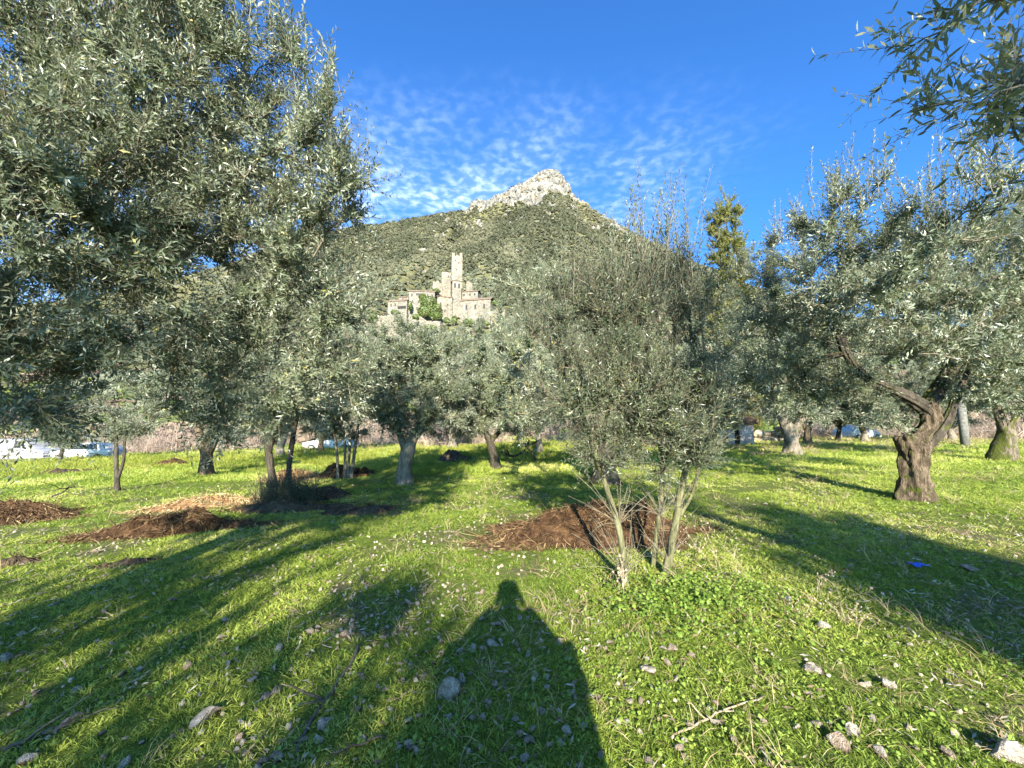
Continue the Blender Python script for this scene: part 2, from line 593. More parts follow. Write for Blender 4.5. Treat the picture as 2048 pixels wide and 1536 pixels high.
shapes = [rock_shape(100 + k, 2, 1.1, 9) for k in range(10)]
Vs, Fs, n0 = [], [], 0
cand = 0
while len(Vs) < 380 and cand < 60000:
    cand += 1
    x = rng.uniform(CRAG0 - 60, CRAG1 + 60)
    yr = float(np.interp(x, RX, RY))
    t = rng.uniform(.86, 1.0) if rng.random() < .8 else rng.uniform(.72, .9)
    y = 46 + t * (yr - 46)
    k = float(rockmask(np.array([x]), np.array([y]))[0])
    if rng.random() > k ** 1.5 * .95:
        continue
    if rng.random() < .85 * float(cragveg(np.array([x]), np.array([y]))[0]):
        continue
    # a diagonal scrub ledge across the summit
    yy = (x - px(1060, 400, 990)[0]) / (px(1120, 400, 990)[0] - px(1060, 400, 990)[0])
    if 0 < yy < 1.1 and abs(t - (.978 - .035 * yy)) < .008:
        continue
    P, F = shapes[rng.integers(10)]
    s = rng.uniform(3.2, 10.0) * (1.0 if t > .86 else .6)
    a = rng.uniform(0, 6.28)
    ca, sa = math.cos(a), math.sin(a)
    Q = np.column_stack((P[:, 0] * ca - P[:, 1] * sa, P[:, 0] * sa + P[:, 1] * ca, P[:, 2] * rng.uniform(1.0, 2.1)))
    Q[:, 0] += Q[:, 2] * rng.uniform(-.25, .25)
    z = h1(x, y)
    sz = min(s, 4.6) if t > .985 else s
    Vs.append(Q * sz + np.array((x, y, z - .25 * sz)))
    Fs.append(F + n0)
    n0 += len(Q)
cr = link('summit_crag', mesh_np('summit_crag', np.concatenate(Vs), [np.concatenate(Fs)], M['crag']))
tag(cr, 'broken white limestone crag forming the very top of the mountain', 'rock face', kind='structure')


# ------------------------------------------------------------------ scattered vegetation (uncountable: stuff)
def scatter(name, pts, scl, rot, meshes, label, cat, tint=None, mats=None):
    me = bpy.data.meshes.new(name)
    me.vertices.add(len(pts))
    me.vertices.foreach_set('co', np.asarray(pts, np.float32).ravel())
    at = me.attributes.new('scl', 'FLOAT', 'POINT')
    at.data.foreach_set('value', np.asarray(scl, np.float32))
    at = me.attributes.new('rot', 'FLOAT_VECTOR', 'POINT')
    at.data.foreach_set('vector', np.asarray(rot, np.float32).ravel())
    at = me.attributes.new('tint', 'FLOAT', 'POINT')
    at.data.foreach_set('value', np.asarray(tint if tint is not None else rng.random(len(pts)), np.float32))
    o = link(name, me)
    coll = bpy.data.collections.new(name + '_kinds')
    for k, ms in enumerate(meshes):
        so = bpy.data.objects.new('%s_kind_%d' % (name, k), ms)
        coll.objects.link(so)
    ng = bpy.data.node_groups.new(name + '_scatter', 'GeometryNodeTree')
    ng.interface.new_socket('Geometry', in_out='INPUT', socket_type='NodeSocketGeometry')
    ng.interface.new_socket('Geometry', in_out='OUTPUT', socket_type='NodeSocketGeometry')
    gi, go = ng.nodes.new('NodeGroupInput'), ng.nodes.new('NodeGroupOutput')
    ci = ng.nodes.new('GeometryNodeCollectionInfo')
    ci.inputs['Collection'].default_value = coll
    ci.inputs['Separate Children'].default_value = True
    ci.inputs['Reset Children'].default_value = True
    ip = ng.nodes.new('GeometryNodeInstanceOnPoints')
    ip.inputs['Pick Instance'].default_value = True
    a1 = ng.nodes.new('GeometryNodeInputNamedAttribute')
    a1.data_type = 'FLOAT'
    a1.inputs[0].default_value = 'scl'
    a2 = ng.nodes.new('GeometryNodeInputNamedAttribute')
    a2.data_type = 'FLOAT_VECTOR'
    a2.inputs[0].default_value = 'rot'
    rv = ng.nodes.new('FunctionNodeRandomValue')
    rv.data_type = 'INT'
    imin = [s for s in rv.inputs if s.name == 'Min' and s.type == 'INT'][0]
    imax = [s for s in rv.inputs if s.name == 'Max' and s.type == 'INT'][0]
    imin.default_value, imax.default_value = 0, len(meshes) - 1
    L = ng.links.new
    L(gi.outputs[0], ip.inputs['Points'])
    L(ci.outputs[0], ip.inputs['Instance'])
    L([s for s in rv.outputs if s.type == 'INT'][0], ip.inputs['Instance Index'])
    L([s for s in a2.outputs if s.enabled][0], ip.inputs['Rotation'])
    L([s for s in a1.outputs if s.enabled][0], ip.inputs['Scale'])
    L(ip.outputs[0], go.inputs[0])
    md = o.modifiers.new('scatter', 'NODES')
    md.node_group = ng
    return tag(o, label, cat, kind='stuff')


def inst_mat(name, stops, rough=.85, spec=.2, trans=0.0, tcol=(.3, .4, .08)):
    m, nt, out = newmat(name)
    a = N(nt, 'ShaderNodeAttribute', attribute_name='tint', attribute_type='INSTANCER')
    t = N(nt, 'ShaderNodeAttribute', attribute_name='tint')
    f = MA(nt, 'ADD', MA(nt, 'MULTIPLY', a.outputs['Fac'], .62), MA(nt, 'MULTIPLY', t.outputs['Fac'], .38))
    b = principled(nt, None, ramp(nt, f, stops), rough, spec)
    if trans:
        tr = N(nt, 'ShaderNodeBsdfTranslucent', {0: (*tcol, 1)})
        mx = N(nt, 'ShaderNodeMixShader', {0: trans, 1: b.outputs[0], 2: tr.outputs[0]})
        nt.links.new(mx.outputs[0], out.inputs[0])
    else:
        nt.links.new(b.outputs[0], out.inputs[0])
    return m


def shrub_mesh(name, mat, n=80, seed=0, size=.34, zr=.8):
    r = np.random.default_rng(seed)
    d = unit(r.normal(size=(n, 3)))
    d[:, 2] = np.abs(d[:, 2]) * 1.0 - .25
    c = d * r.uniform(.6, 1.0, (n, 1)) * np.array((1, 1, zr)) + np.array((0, 0, .35))
    nn = unit(d + r.normal(size=(n, 3)) * .55)
    u = unit(np.cross(nn, r.normal(size=(n, 3))))
    v = np.cross(nn, u)
    s = size * r.uniform(.6, 1.3, (n, 1))
    V = np.stack((c - u * s - v * s * .6, c + u * s * .7 - v * s, c + u * s + v * s * .7, c - u * s * .6 + v * s), 1).reshape(-1, 3)
    V = V + r.normal(size=V.shape) * .05
    f = np.arange(n * 4).reshape(n, 4)
    return mesh_np(name, V, [f], mat, {'tint': np.repeat(r.random(n), 4)})


M['oakwood'] = inst_mat('oakwood', [(.1, (.042, .047, .026)), (.5, (.078, .079, .045)), (.9, (.132, .127, .076))])  # lightened and greyed: the haze of distance is put into the colour
M['grove'] = inst_mat('far_olives', [(.1, (.055, .062, .038)), (.5, (.10, .11, .070)), (.9, (.165, .17, .115))])
M['scrub'] = inst_mat('bare_scrub', [(.1, (.075, .055, .038)), (.5, (.135, .10, .072)), (.9, (.22, .165, .11))])
M['slopegreen'] = inst_mat('slope_shrubs', [(.1, (.04, .06, .014)), (.5, (.085, .11, .026)), (.9, (.16, .17, .05))])


def hill_points(n, y0, y1, xa, ok):
    """random points on the slope, thicker where it is near enough to be seen well"""
    P = np.zeros((0, 3))
    while len(P) < n:
        y = rng.uniform(y0, y1, 20000)
        x = rng.uniform(-1, 1, 20000) * (y * xa + 60)
        k = ok(x, y) > rng.random(20000)
        P = np.vstack((P, np.column_stack((x[k], y[k], H(x[k], y[k])))))
    return P[:n]


def on_village(x, y):
    return np.exp(-(((x - CASTLE[0]) / 30) ** 4 + ((y - CASTLE[1]) / 22) ** 4))


GM = lambda x, y: fbm(x / 70, y / 110, seed=51, o=4)     # grove / wood pattern


def oak_ok(x, y):
    t = hill_t(x, y)
    w = sst(t, .42, .60) * (.30 + .70 * sst(fbm(x / 34, y / 60, seed=55, o=4), .36, .50)) + (x > px(1000, 500, 500)[0]) * sst(t, .2, .35) * sst(GM(x, y), .4, .55)
    return np.clip(w, .06, 1) * (1 - (.96 - .75 * cragveg(x, y)) * sst(rockmask(x, y), .2, .5)) * (t < 1.02) * (1 - on_village(x, y))


def olive_ok(x, y):
    t = hill_t(x, y)
    return sst(t, .06, .12) * (1 - sst(t, .58, .72) * .85) * (.25 + .75 * sst(GM(x, y), .38, .5)) * (1 - on_village(x, y))


def scrub_ok(x, y):
    t = hill_t(x, y)
    return (1 - sst(t, .22, .42)) * sst(fbm(x / 26, y / 30, seed=53), .42, .56) * (1 - on_village(x, y))


def slope_ok(x, y):
    t = hill_t(x, y)
    front = np.exp(-(((x - CASTLE[0]) / 36) ** 4 + ((y - CASTLE[1] + 26) / 16) ** 4))
    return np.clip((1 - sst(t, .10, .2)) * sst(fbm(x / 20, y / 26, seed=57), .40, .55) + front, 0, 1) * (1 - on_village(x, y))


def rots(n, tilt=.12):
    return np.column_stack((rng.normal(0, tilt, n), rng.normal(0, tilt, n), rng.uniform(0, 6.283, n)))


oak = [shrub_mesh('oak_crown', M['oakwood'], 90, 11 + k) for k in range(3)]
P = hill_points(21000, 250, 1030, .62, oak_ok)
sz = rng.uniform(1.7, 4.6, len(P)) * (1 - .45 * sst(rockmask(P[:, 0], P[:, 1]), .1, .4))
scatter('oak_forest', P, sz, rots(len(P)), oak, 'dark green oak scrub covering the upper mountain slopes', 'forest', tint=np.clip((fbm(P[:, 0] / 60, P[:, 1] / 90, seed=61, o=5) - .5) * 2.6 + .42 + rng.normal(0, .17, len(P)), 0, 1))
gro = [shrub_mesh('grove_crown', M['grove'], 80, 21 + k, .36, .7) for k in range(3)]
P = hill_points(9500, 90, 760, .7, olive_ok)
scatter('hillside_olives', P, rng.uniform(1.7, 3.2, len(P)), rots(len(P)), gro, 'grey green olive groves on the terraced middle slope', 'olive groves')
scr = [shrub_mesh('scrub_crown', M['scrub'], 110, 31 + k, .24, .8) for k in range(3)]
P = hill_points(4200, 50, 480, .8, scrub_ok)
scatter('bare_scrub', P, rng.uniform(1.1, 2.6, len(P)), rots(len(P)), scr, 'leafless pinkish brown scrub on the lower slope', 'scrub')
slg = [shrub_mesh('slope_crown', M['slopegreen'], 120, 41 + k, .22, .8) for k in range(3)]
P = hill_points(3000, 48, 200, .95, slope_ok)
scatter('slope_shrubs', P, rng.uniform(.8, 2.0, len(P)), rots(len(P)), slg, 'yellow green bushes on the bank below the village', 'shrubs')

# ------------------------------------------------------------------ trees
def leaf_geo(O, D, TL, pairs, L, W, r, bend, hi=False, tint0=None, spread=.8, tipfall=.35):
    """leaves in opposite pairs along curved twigs (all numpy)"""
    m = len(O)
    ref = unit(r.normal(size=(m, 3)))
    U0 = unit(np.cross(D, ref))
    Pl, Al, Nl, Ll, Tl = [], [], [], [], []
    phi0 = r.uniform(0, 6.28, m)
    tw = r.uniform(0, 1, m) if tint0 is None else tint0
    for j in range(pairs):
        s = (j + .7) / pairs
        P = O + D * (TL * s)[:, None] + bend * (TL * s * s * .9)[:, None]
        T = unit(D + 1.8 * s * bend)
        U = unit(U0 - T * np.sum(U0 * T, 1)[:, None])
        V = np.cross(T, U)
        for q in (0, 1):
            ph = phi0 + j * math.pi / 2 + q * math.pi + r.normal(0, .3, m)
            Rd = np.cos(ph)[:, None] * U + np.sin(ph)[:, None] * V
            A = unit((1.05 - spread * .6) * T + spread * Rd + r.normal(0, .13, (m, 3)))
            Nn = unit(T - A * np.sum(T * A, 1)[:, None] + r.normal(0, .22, (m, 3)))
            Nn = unit(Nn - A * np.sum(Nn * A, 1)[:, None])
            Pl.append(P)
            Al.append(A)
            Nl.append(Nn)
            Ll.append(L * np.clip(r.normal(.95, .22, m), .45, 1.45) * (1 - tipfall * s))
            Tl.append(np.clip(tw * .6 + r.normal(.2, .16, m), 0, 1))
    P, A, Nn, LL, T = (np.concatenate(a) for a in (Pl, Al, Nl, Ll, Tl))
    S = np.cross(Nn, A)
    w = (LL * W)[:, None]
    l = LL[:, None]
    k = len(P)
    if hi:
        V = np.stack((P, P + A * l * .33 + S * w * .48 + Nn * w * .14, P + A * l * .33 - S * w * .48 + Nn * w * .14,
                      P + A * l * .68 + S * w * .40 + Nn * w * .05, P + A * l * .68 - S * w * .40 + Nn * w * .05,
                      P + A * l - Nn * w * .25), 1).reshape(-1, 3)
        b = np.arange(k)[:, None] * 6
        f3 = np.concatenate((b + np.array((0, 2, 1)), b + np.array((3, 4, 5))))
        f4 = b + np.array((1, 2, 4, 3))
        return V, f3, f4, np.repeat(T, 6)
    V = np.stack((P, P + A * l * .45 - S * w * .5 + Nn * w * .12, P + A * l - Nn * w * .1, P + A * l * .45 + S * w * .5 + Nn * w * .12), 1).reshape(-1, 3)
    b = np.arange(k)[:, None] * 4
    f3 = np.concatenate((b + np.array((0, 1, 2)), b + np.array((0, 2, 3))))
    return V, f3, np.zeros((0, 4), int), np.repeat(T, 4)


def twig_tubes(O, D, TL, bend, r0, n=3, segs=(0, .5, 1.0)):
    m = len(O)
    ref = unit(np.random.default_rng(1).normal(size=(m, 3)))
    U = unit(np.cross(D, ref))
    V = np.cross(D, U)
    rings = []
    for s in segs:
        P = O + D * (TL * s)[:, None] + bend * (TL * s * s * .9)[:, None]
        rr = (r0 * (1 - .75 * s))
        for j in range(n):
            a = 2 * math.pi * j / n
            rings.append(P + (math.cos(a) * U + math.sin(a) * V) * np.reshape(rr, (-1, 1)))
    Vv = np.stack(rings, 1).reshape(-1, 3)
    b = np.arange(m)[:, None] * (n * len(segs))
    f = []
    for i in range(len(segs) - 1):
        for j in range(n):
            k = (j + 1) % n
            f.append(b + np.array((i * n + j, i * n + k, (i + 1) * n + k, (i + 1) * n + j)))
    return Vv, np.concatenate(f)


def skeleton(starts, attr, r, wpath=.35, jitter=.10):
    """grow branches: each attractor joins the nearest (by distance + path) node. returns edges, child radius basis"""
    nodes = [np.asarray(s[:3], float) for s in starts]
    par = [-1] * len(nodes)
    pl = [s[3] for s in starts]
    A = np.asarray(attr)
    d0 = np.min(np.linalg.norm(A[:, None] - np.array(nodes)[None], axis=2), 1)
    arr = np.zeros((len(nodes) + 2 * len(A), 3))
    plen = np.zeros(len(arr))
    arr[:len(nodes)] = nodes
    plen[:len(nodes)] = pl
    n = len(nodes)
    for i in np.argsort(d0):
        p = A[i]
        d = np.linalg.norm(arr[:n] - p, axis=1)
        j = int(np.argmin(d + wpath * plen[:n]))
        mid = (arr[j] + p) / 2 + r.normal(size=3) * jitter * d[j] + np.array((0, 0, .06 * d[j]))
        arr[n], plen[n] = mid, plen[j] + d[j] / 2
        par.append(j)
        arr[n + 1], plen[n + 1] = p, plen[j] + d[j]
        par.append(n)
        n += 2
    return arr[:n], np.array(par), len(nodes)


def edge_radii(par, ns, rt, ex=2.4):
    n = len(par)
    w = np.zeros(n)
    ch = np.zeros(n, int)
    for i in range(n):
        if par[i] >= 0:
            ch[par[i]] += 1
    for i in range(n - 1, -1, -1):
        if ch[i] == 0:
            w[i] = rt ** ex
        if par[i] >= 0:
            w[par[i]] += w[i]
    return np.maximum(w, rt ** ex) ** (1 / ex)


def branch_mesh(name, arr, par, ns, rad, mat, rmax, twigs=None, n=6):
    idx = np.arange(ns, len(arr))
    P0, P1 = arr[par[idx]], arr[idx]
    R1 = np.minimum(rad[idx], rmax)
    R0 = np.minimum(np.where(par[idx] < ns, R1 * 1.15, np.minimum(rad[par[idx]], R1 * 1.5)), rmax)
    T = unit(P1 - P0)
    ref = np.where(np.abs(T[:, 2:3]) > .9, np.array((1.0, 0, 0)), np.array((0, 0, 1.0)))
    U = unit(np.cross(T, ref))
    V = np.cross(T, U)
    rings = []
    for P, rr in ((P0, R0), (P1 + T * (R1 * .3)[:, None], R1)):
        for j in range(n):
            a = 2 * math.pi * j / n
            rings.append(P + (math.cos(a) * U + math.sin(a) * V) * rr[:, None])
    Vv = np.stack(rings, 1).reshape(-1, 3)
    b = np.arange(len(idx))[:, None] * 2 * n
    f = [b + np.array((j, (j + 1) % n, n + (j + 1) % n, n + j)) for j in range(n)]
    Vs, F4 = [Vv], [np.concatenate(f)]
    if twigs is not None:
        F4.append(twigs[1] + len(Vv))
        Vs.append(twigs[0])
    return mesh_np(name, np.concatenate(Vs), [np.concatenate(F4)], mat, None, True)


def loft(P, n=20, gn=.16, freq=3.0, fl=(.07, 5), twist=2.0, seed=0, m=6, grain=.05):
    Q = spline(np.asarray(P, float), m)
    C, rad = Q[:, :3], np.maximum(Q[:, 3], .002)
    T = unit(np.gradient(C, axis=0))
    A = unit(np.cross(T[0], np.array((0, 1.0, .1))))
    th = np.arange(n) * 2 * math.pi / n
    V = []
    for i in range(len(C)):
        A = unit(A - T[i] * (A @ T[i]))
        B = np.cross(T[i], A)
        s = i / m
        ring = np.cos(th)[:, None] * A + np.sin(th)[:, None] * B
        p = C[i] + ring * rad[i]
        k = 1 + gn * 2 * (fbm(p[:, 0] * freq, p[:, 1] * freq, p[:, 2] * freq, seed=seed, o=3) - .5)
        k = k + fl[0] * np.sin(fl[1] * th + twist * s + 1.3 * np.sin(2 * th + seed)) + grain * (vn(th * 9 / 6.28 * 3, np.full(n, s * .8), seed=seed + 5) - .5)
        V.append(C[i] + ring * (rad[i] * k)[:, None])
    V = np.concatenate(V)
    f = []
    for i in range(len(C) - 1):
        for j in range(n):
            q = (j + 1) % n
            f.append((i * n + j, i * n + q, (i + 1) * n + q, (i + 1) * n + j))
    V = np.vstack((V, C[-1]))
    top = [((len(C) - 1) * n + j, (len(C) - 1) * n + (j + 1) % n, len(V) - 1) for j in range(n)]
    return V, np.array(top), np.array(f)


def in_blobs(blobs, n, r, gap=.0, gseed=0, gs=1.6, shell=2.6):
    w = np.array([b[6] if len(b) > 6 else b[3] * b[4] * b[5] for b in blobs])
    w = w / w.sum()
    out = []
    tot = 0
    while tot < n:
        k = r.choice(len(blobs), size=n, p=w)
        B = np.array([b[:6] for b in blobs])[k]
        d = unit(r.normal(size=(n, 3)))
        P = B[:, :3] + d * (r.random((n, 1)) ** (1 / shell)) * B[:, 3:6]
        if gap:
            P = P[vn(P[:, 0] * gs, P[:, 1] * gs, P[:, 2] * gs, seed=gseed) > gap]
        out.append(P)
        tot += len(P)
    return np.concatenate(out)[:n]


def make_tree(label, stems, blobs, n_attr, n_twig, twig_len, pairs, leaf, cat='tree', group=None, seed=0, name='olive_tree', bark_m='bark',
              leaf_m='olive', wid=.23, limb_m=None, up=.55, rnd=.5, hi=False, gap=.28, gs=1.4, twig_r=.003, stem_kw=None, rt=.006, rmax=.06, twig_m='twig', shoots=None,
              wpath=.35, lowdroop=.5, extra_starts=None, spread=.8, segs=(0, 1.0), stem_name='trunk', foot=None):
    """stems: list of world polylines (x,y,z,r); blobs: world ellipsoids"""
    r = np.random.default_rng(1000 + seed)
    base = np.array(foot if foot is not None else stems[0][0][:3], float)
    root = empty(name, base, label, cat, group)
    starts = []
    for k, s in enumerate(stems):
        s = np.array(s, float)
        kw = dict(n=18, gn=.15, seed=seed * 7 + k)
        kw.update(stem_kw or {})
        V, f3, f4 = loft(s, **kw)
        part = stem_name if (stem_name != 'trunk' or k == 0 or s[0, 3] > .5 * stems[0][0][3]) else 'limb'
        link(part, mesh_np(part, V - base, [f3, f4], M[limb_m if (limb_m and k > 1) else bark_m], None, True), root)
        q = spline(s, 4)
        L = np.concatenate([[0], np.cumsum(np.linalg.norm(np.diff(q[:, :3], axis=0), axis=1))])
        for i in range(int(len(q) * .5), len(q)):
            starts.append((*q[i, :3], L[i] * .3))
    A = in_blobs(blobs, n_attr, r, gap, seed + 3, gs)
    arr, par, ns = skeleton(starts, A, r, wpath)
    rad = edge_radii(par, ns, rt)
    # twigs grow from the branch pieces, mostly the thin ones
    idx = np.arange(ns, len(arr))
    w = 1.0 / (np.minimum(rad[idx], .03) + .02)
    e = r.choice(idx, size=n_twig, p=w / w.sum())
    tt = r.random((n_twig, 1))
    O = arr[par[e]] * (1 - tt) + arr[e] * tt
    C = np.array([b[:3] for b in blobs])
    RR = np.array([b[3:6] for b in blobs])
    q = np.linalg.norm((O[:, None] - C[None]) / RR[None], axis=2)
    nb = np.argmin(q, 1)
    rad_d = unit((O - C[nb]) / RR[nb])
    bd = unit(arr[e] - arr[par[e]])
    upv = np.zeros((n_twig, 3))
    upv[:, 2] = up - lowdroop * np.clip(-rad_d[:, 2], 0, 1)
    D = unit(.55 * rad_d + .35 * bd + upv + r.normal(size=(n_twig, 3)) * rnd)
    TL = twig_len * r.uniform(.55, 1.35, n_twig)
    bend = np.zeros((n_twig, 3))
    bend[:, 2] = r.normal(.10, .22, n_twig)
    bend[:, :2] = r.normal(0, .12, (n_twig, 2))
    tint0 = np.clip(.5 + r.normal(0, .22, n_twig) + .35 * (vn(O[:, 0] * 1.2, O[:, 1] * 1.2, O[:, 2] * 1.2, seed=seed) - .5), 0, 1)
    V, f3, f4, ti = leaf_geo(O, D, TL, pairs, leaf, wid, r, bend, hi, tint0, spread)
    tv, tf = twig_tubes(O, D, TL, bend, twig_r, segs=segs)
    Vl, F3l, F4l, Tl = [V], [f3], [f4], [ti]
    if shoots:
        # long upright water shoots, sparsely leaved: (n, length, pairs, leaf, zone blobs)
        ns_, sl_, sp_, lf_, zone = shoots
        So = in_blobs(zone, ns_, r)
        Sd = unit(np.column_stack((r.normal(0, .16, ns_), r.normal(0, .16, ns_), np.ones(ns_))))
        Sl = sl_ * r.uniform(.5, 1.2, ns_)
        Sb = np.column_stack((r.normal(0, .10, ns_), r.normal(0, .10, ns_), np.zeros(ns_)))
        v2, g3, g4, t2 = leaf_geo(So, Sd, Sl, sp_, lf_, wid * 1.25, r, Sb, hi, None, .6)
        off = len(V)
        Vl.append(v2)
        F3l.append(g3 + off)
        F4l.append(g4 + off)
        Tl.append(t2)
        sv, sf = twig_tubes(So - Sd * .1, Sd, Sl + .1, Sb, twig_r * 1.6, segs=(0, .25, .5, .75, 1.0))
        tf = np.concatenate((tf, sf + len(tv)))
        tv = np.concatenate((tv, sv))
    fo = link('foliage', mesh_np('foliage', np.concatenate(Vl) - base, [np.concatenate(F3l), np.concatenate(F4l)], M[leaf_m], {'tint': np.concatenate(Tl)}), root)
    tag(fo, kind='stuff')
    link('branches', branch_mesh('branches', arr - base, par, ns, rad, M[twig_m], rmax, (tv - base, tf)), root)
    return root


def dup(root, loc, label, rz=0.0, s=1.0, group=None):
    c = root.copy()
    COL.objects.link(c)
    c.location = tuple(float(q) for q in loc)
    c.rotation_euler = (0, 0, rz)
    c.scale = (s, s, s)
    c['label'] = label
    if group:
        c['group'] = group
    for ch in root.children:
        d = ch.copy()
        COL.objects.link(d)
        d.parent = c
        for g_ in ch.children:
            e = g_.copy()
            COL.objects.link(e)
            e.parent = d
    return c


def B(u, v, ru, rv, Y, dy=0.0, ry=None, w=None):
    """crown blob as seen at (u, v) but standing at depth Y"""
    c = px(u, v, Y + dy)
    k = (Y + dy) / FPX
    b = (c[0], c[1], c[2], ru * k, ry if ry else max(ru, rv) * k * .8, rv * k * 1.15)
    return b if w is None else b + (w,)


def S(Y, *pts):
    """stem polyline through picture places at depth Y (+dy): (u, v, width in px[, dy])"""
    o = []
    for p in pts:
        yy = Y + (p[3] if len(p) > 3 else 0)
        c = px(p[0], p[1], yy)
        o.append((*c, p[2] / 2 / FPX * yy))
    return o


def rooted(s, sink=.12, flare=1.35):
    """start a stem below the ground with a flared foot"""
    x, y, z, r_ = s[0]
    z = h1(x, y)
    s[0] = (x, y, z, r_ * flare)
    return [(x, y, z - sink, r_ * flare * 1.1)] + s


GROVE = 'olive trees of the grove'
# --- the big olive leaning in from the left, trunk just outside the frame
z1 = h1(-3.9, 1.0)
st = [(-3.9, 1.0, z1 - .1, .30), (-3.9, 1.0, z1 + .05, .26), (-3.9, 1.2, .8, .20), (-3.95, 1.6, 1.5, .18), (-4.0, 2.0, 2.2, .13), (-4.0, 2.4, 2.9, .08), (-3.8, 2.6, 3.6, .04)]
l2 = [(-3.95, 1.6, 1.5, .13), (-4.2, 2.4, 1.8, .10), (-4.2, 3.0, 2.1, .07)] + [(*px(u, v, 3.6), q) for u, v, q in ((20, 545, .06), (140, 530, .055), (235, 560, .05), (275, 620, .04), (290, 680, .025))]
l3 = [(-3.95, 1.7, 1.6, .12), (-4.6, 1.9, 2.4, .10), (-4.8, 2.3, 3.2, .06), (-4.3, 2.5, 4.0, .03)]
T1 = make_tree('huge near olive whose silvery leaves fill the left of the view', [st, l2, l3],
               [B(300, 150, 330, 260, 2.9, 0, .7), B(560, 290, 160, 140, 3.0, 0, .5), B(450, 90, 130, 160, 3.0, 0, .5), B(120, 470, 350, 270, 2.6, 0, .7), B(480, 500, 210, 180, 3.2, 0, .6),
                B(60, 720, 200, 100, 2.4, 0, .5), (-3.9, 2.4, 3.2, 1.3, 1.0, 1.3), B(200, -100, 320, 100, 2.9, 0, .8), B(540, 720, 170, 140, 3.4, 0, .5),
                B(330, 740, 200, 110, 3.0, 0, .5), B(635, 560, 90, 100, 3.2, 0, .4), B(650, 330, 70, 70, 3.0, 0, .3), B(610, 150, 50, 100, 3.0, 0, .3), B(260, 400, 250, 200, 3.4, 0, .5), B(560, 830, 150, 70, 3.4, 0, .4), B(300, 830, 190, 60, 3.0, 0, .4), B(80, 790, 140, 50, 2.3, 0, .3), B(690, 420, 70, 90, 3.1, 0, .35), B(690, 300, 80, 70, 3.0, 0, .35), B(650, 500, 100, 110, 3.2, 0, .4), B(560, 450, 150, 80, 3.5, 0, .4), B(330, 300, 200, 120, 3.5, 0, .4), B(680, 640, 70, 110, 3.3, 0, .35), B(640, 780, 90, 100, 3.4, 0, .35)],
               820, 12900, .31, 10, .056, group=GROVE, seed=1, hi=False, up=.42, gap=.14, gs=1.5, twig_r=.0022, rt=.0035, rmax=.022, foot=(-3.9, 1.0, z1), wid=.29,
               shoots=(260, .42, 11, .064, [B(640, 250, 60, 120, 3.0, 0, .35), B(520, 40, 90, 80, 2.9, 0, .4), B(690, 380, 45, 70, 3.1, 0, .3), B(250, 100, 250, 120, 2.9, 0, .5)]))

# --- the olive just behind and right of the camera; its sprays hang into the top right corner
st = [(4.3, -1.9, h1(4.3, -1.9) - .1, .30), (4.3, -1.9, .05, .26), (4.2, -1.8, .9, .20), (4.0, -1.6, 1.7, .18), (3.6, -1.0, 2.6, .12), (3.0, .2, 3.3, .06), (2.4, 1.0, 3.4, .025)]
l2 = [(4.0, -1.6, 1.7, .14), (4.4, -2.2, 2.6, .10), (4.2, -2.6, 3.6, .05)]
T2 = make_tree('olive behind the viewer with dark sprays hanging in the top right corner', [st, l2],
               [(4.7, -3.0, 1.9, 1.9, 1.4, .8), (4.3, -3.4, 2.6, 1.7, 1.5, .9), (4.2, -3.8, 3.4, 1.4, 1.4, .7), (3.0, -2.5, 4.85, 1.7, 1.2, .9, 5.0), (2.9, -.6, 3.9, .7, .9, .5), B(1960, 40, 130, 55, 1.6, 0, .22, .16), B(1850, 45, 60, 34, 1.6, 0, .15, .10), B(1950, 200, 90, 70, 1.6, 0, .2, .14), B(1890, 215, 50, 45, 1.6, 0, .15, .09),
                B(2040, 290, 60, 70, 1.7, 0, .25, .07), B(2250, 120, 170, 260, 1.7, 0, .5, .3)],
               400, 3300, .34, 8, .072, group=GROVE, seed=2, hi=True, up=.1, lowdroop=.8, gap=.25, twig_r=.0022, rt=.004, rmax=.05, foot=(4.3, -1.9, h1(4.3, -1.9)))

# --- the olive behind the viewer to the left (its shadow dapples the foreground)
st = [(-3.1, -5.2, h1(-3.1, -5.2) - .1, .30), (-3.1, -5.2, h1(-3.1, -5.2) + .05, .26), (-3.0, -5.1, .9, .2), (-2.9, -5.2, 1.6, .16), (-2.6, -5.0, 2.6, .08)]
l2 = [(-2.9, -5.2, 1.5, .12), (-3.5, -5.3, 2.2, .09), (-3.9, -5.0, 2.9, .05)]
T3 = make_tree('olive standing behind the viewer on the left, shading the foreground grass', [st, l2],
               [(-.95, -5.3, 2.4, .95, 1.5, 1.0, 3.4), (-.8, -4.2, 1.9, .7, .8, .5, 1.0), (-1.7, -4.7, 2.0, 1.2, 1.3, .8), (-2.4, -5.4, 3.1, 1.3, 1.5, .8), (-4.2, -5.0, 2.6, 1.5, 1.5, 1.1), (-3.0, -5.0, 3.5, 1.2, 1.3, .8), (-3.4, -5.0, 4.9, 1.7, 1.3, .8, 3.0)],
               400, 4200, .38, 8, .10, group=GROVE, seed=3, gap=.42, wid=.3, foot=(-3.1, -5.2, h1(-3.1, -5.2)))

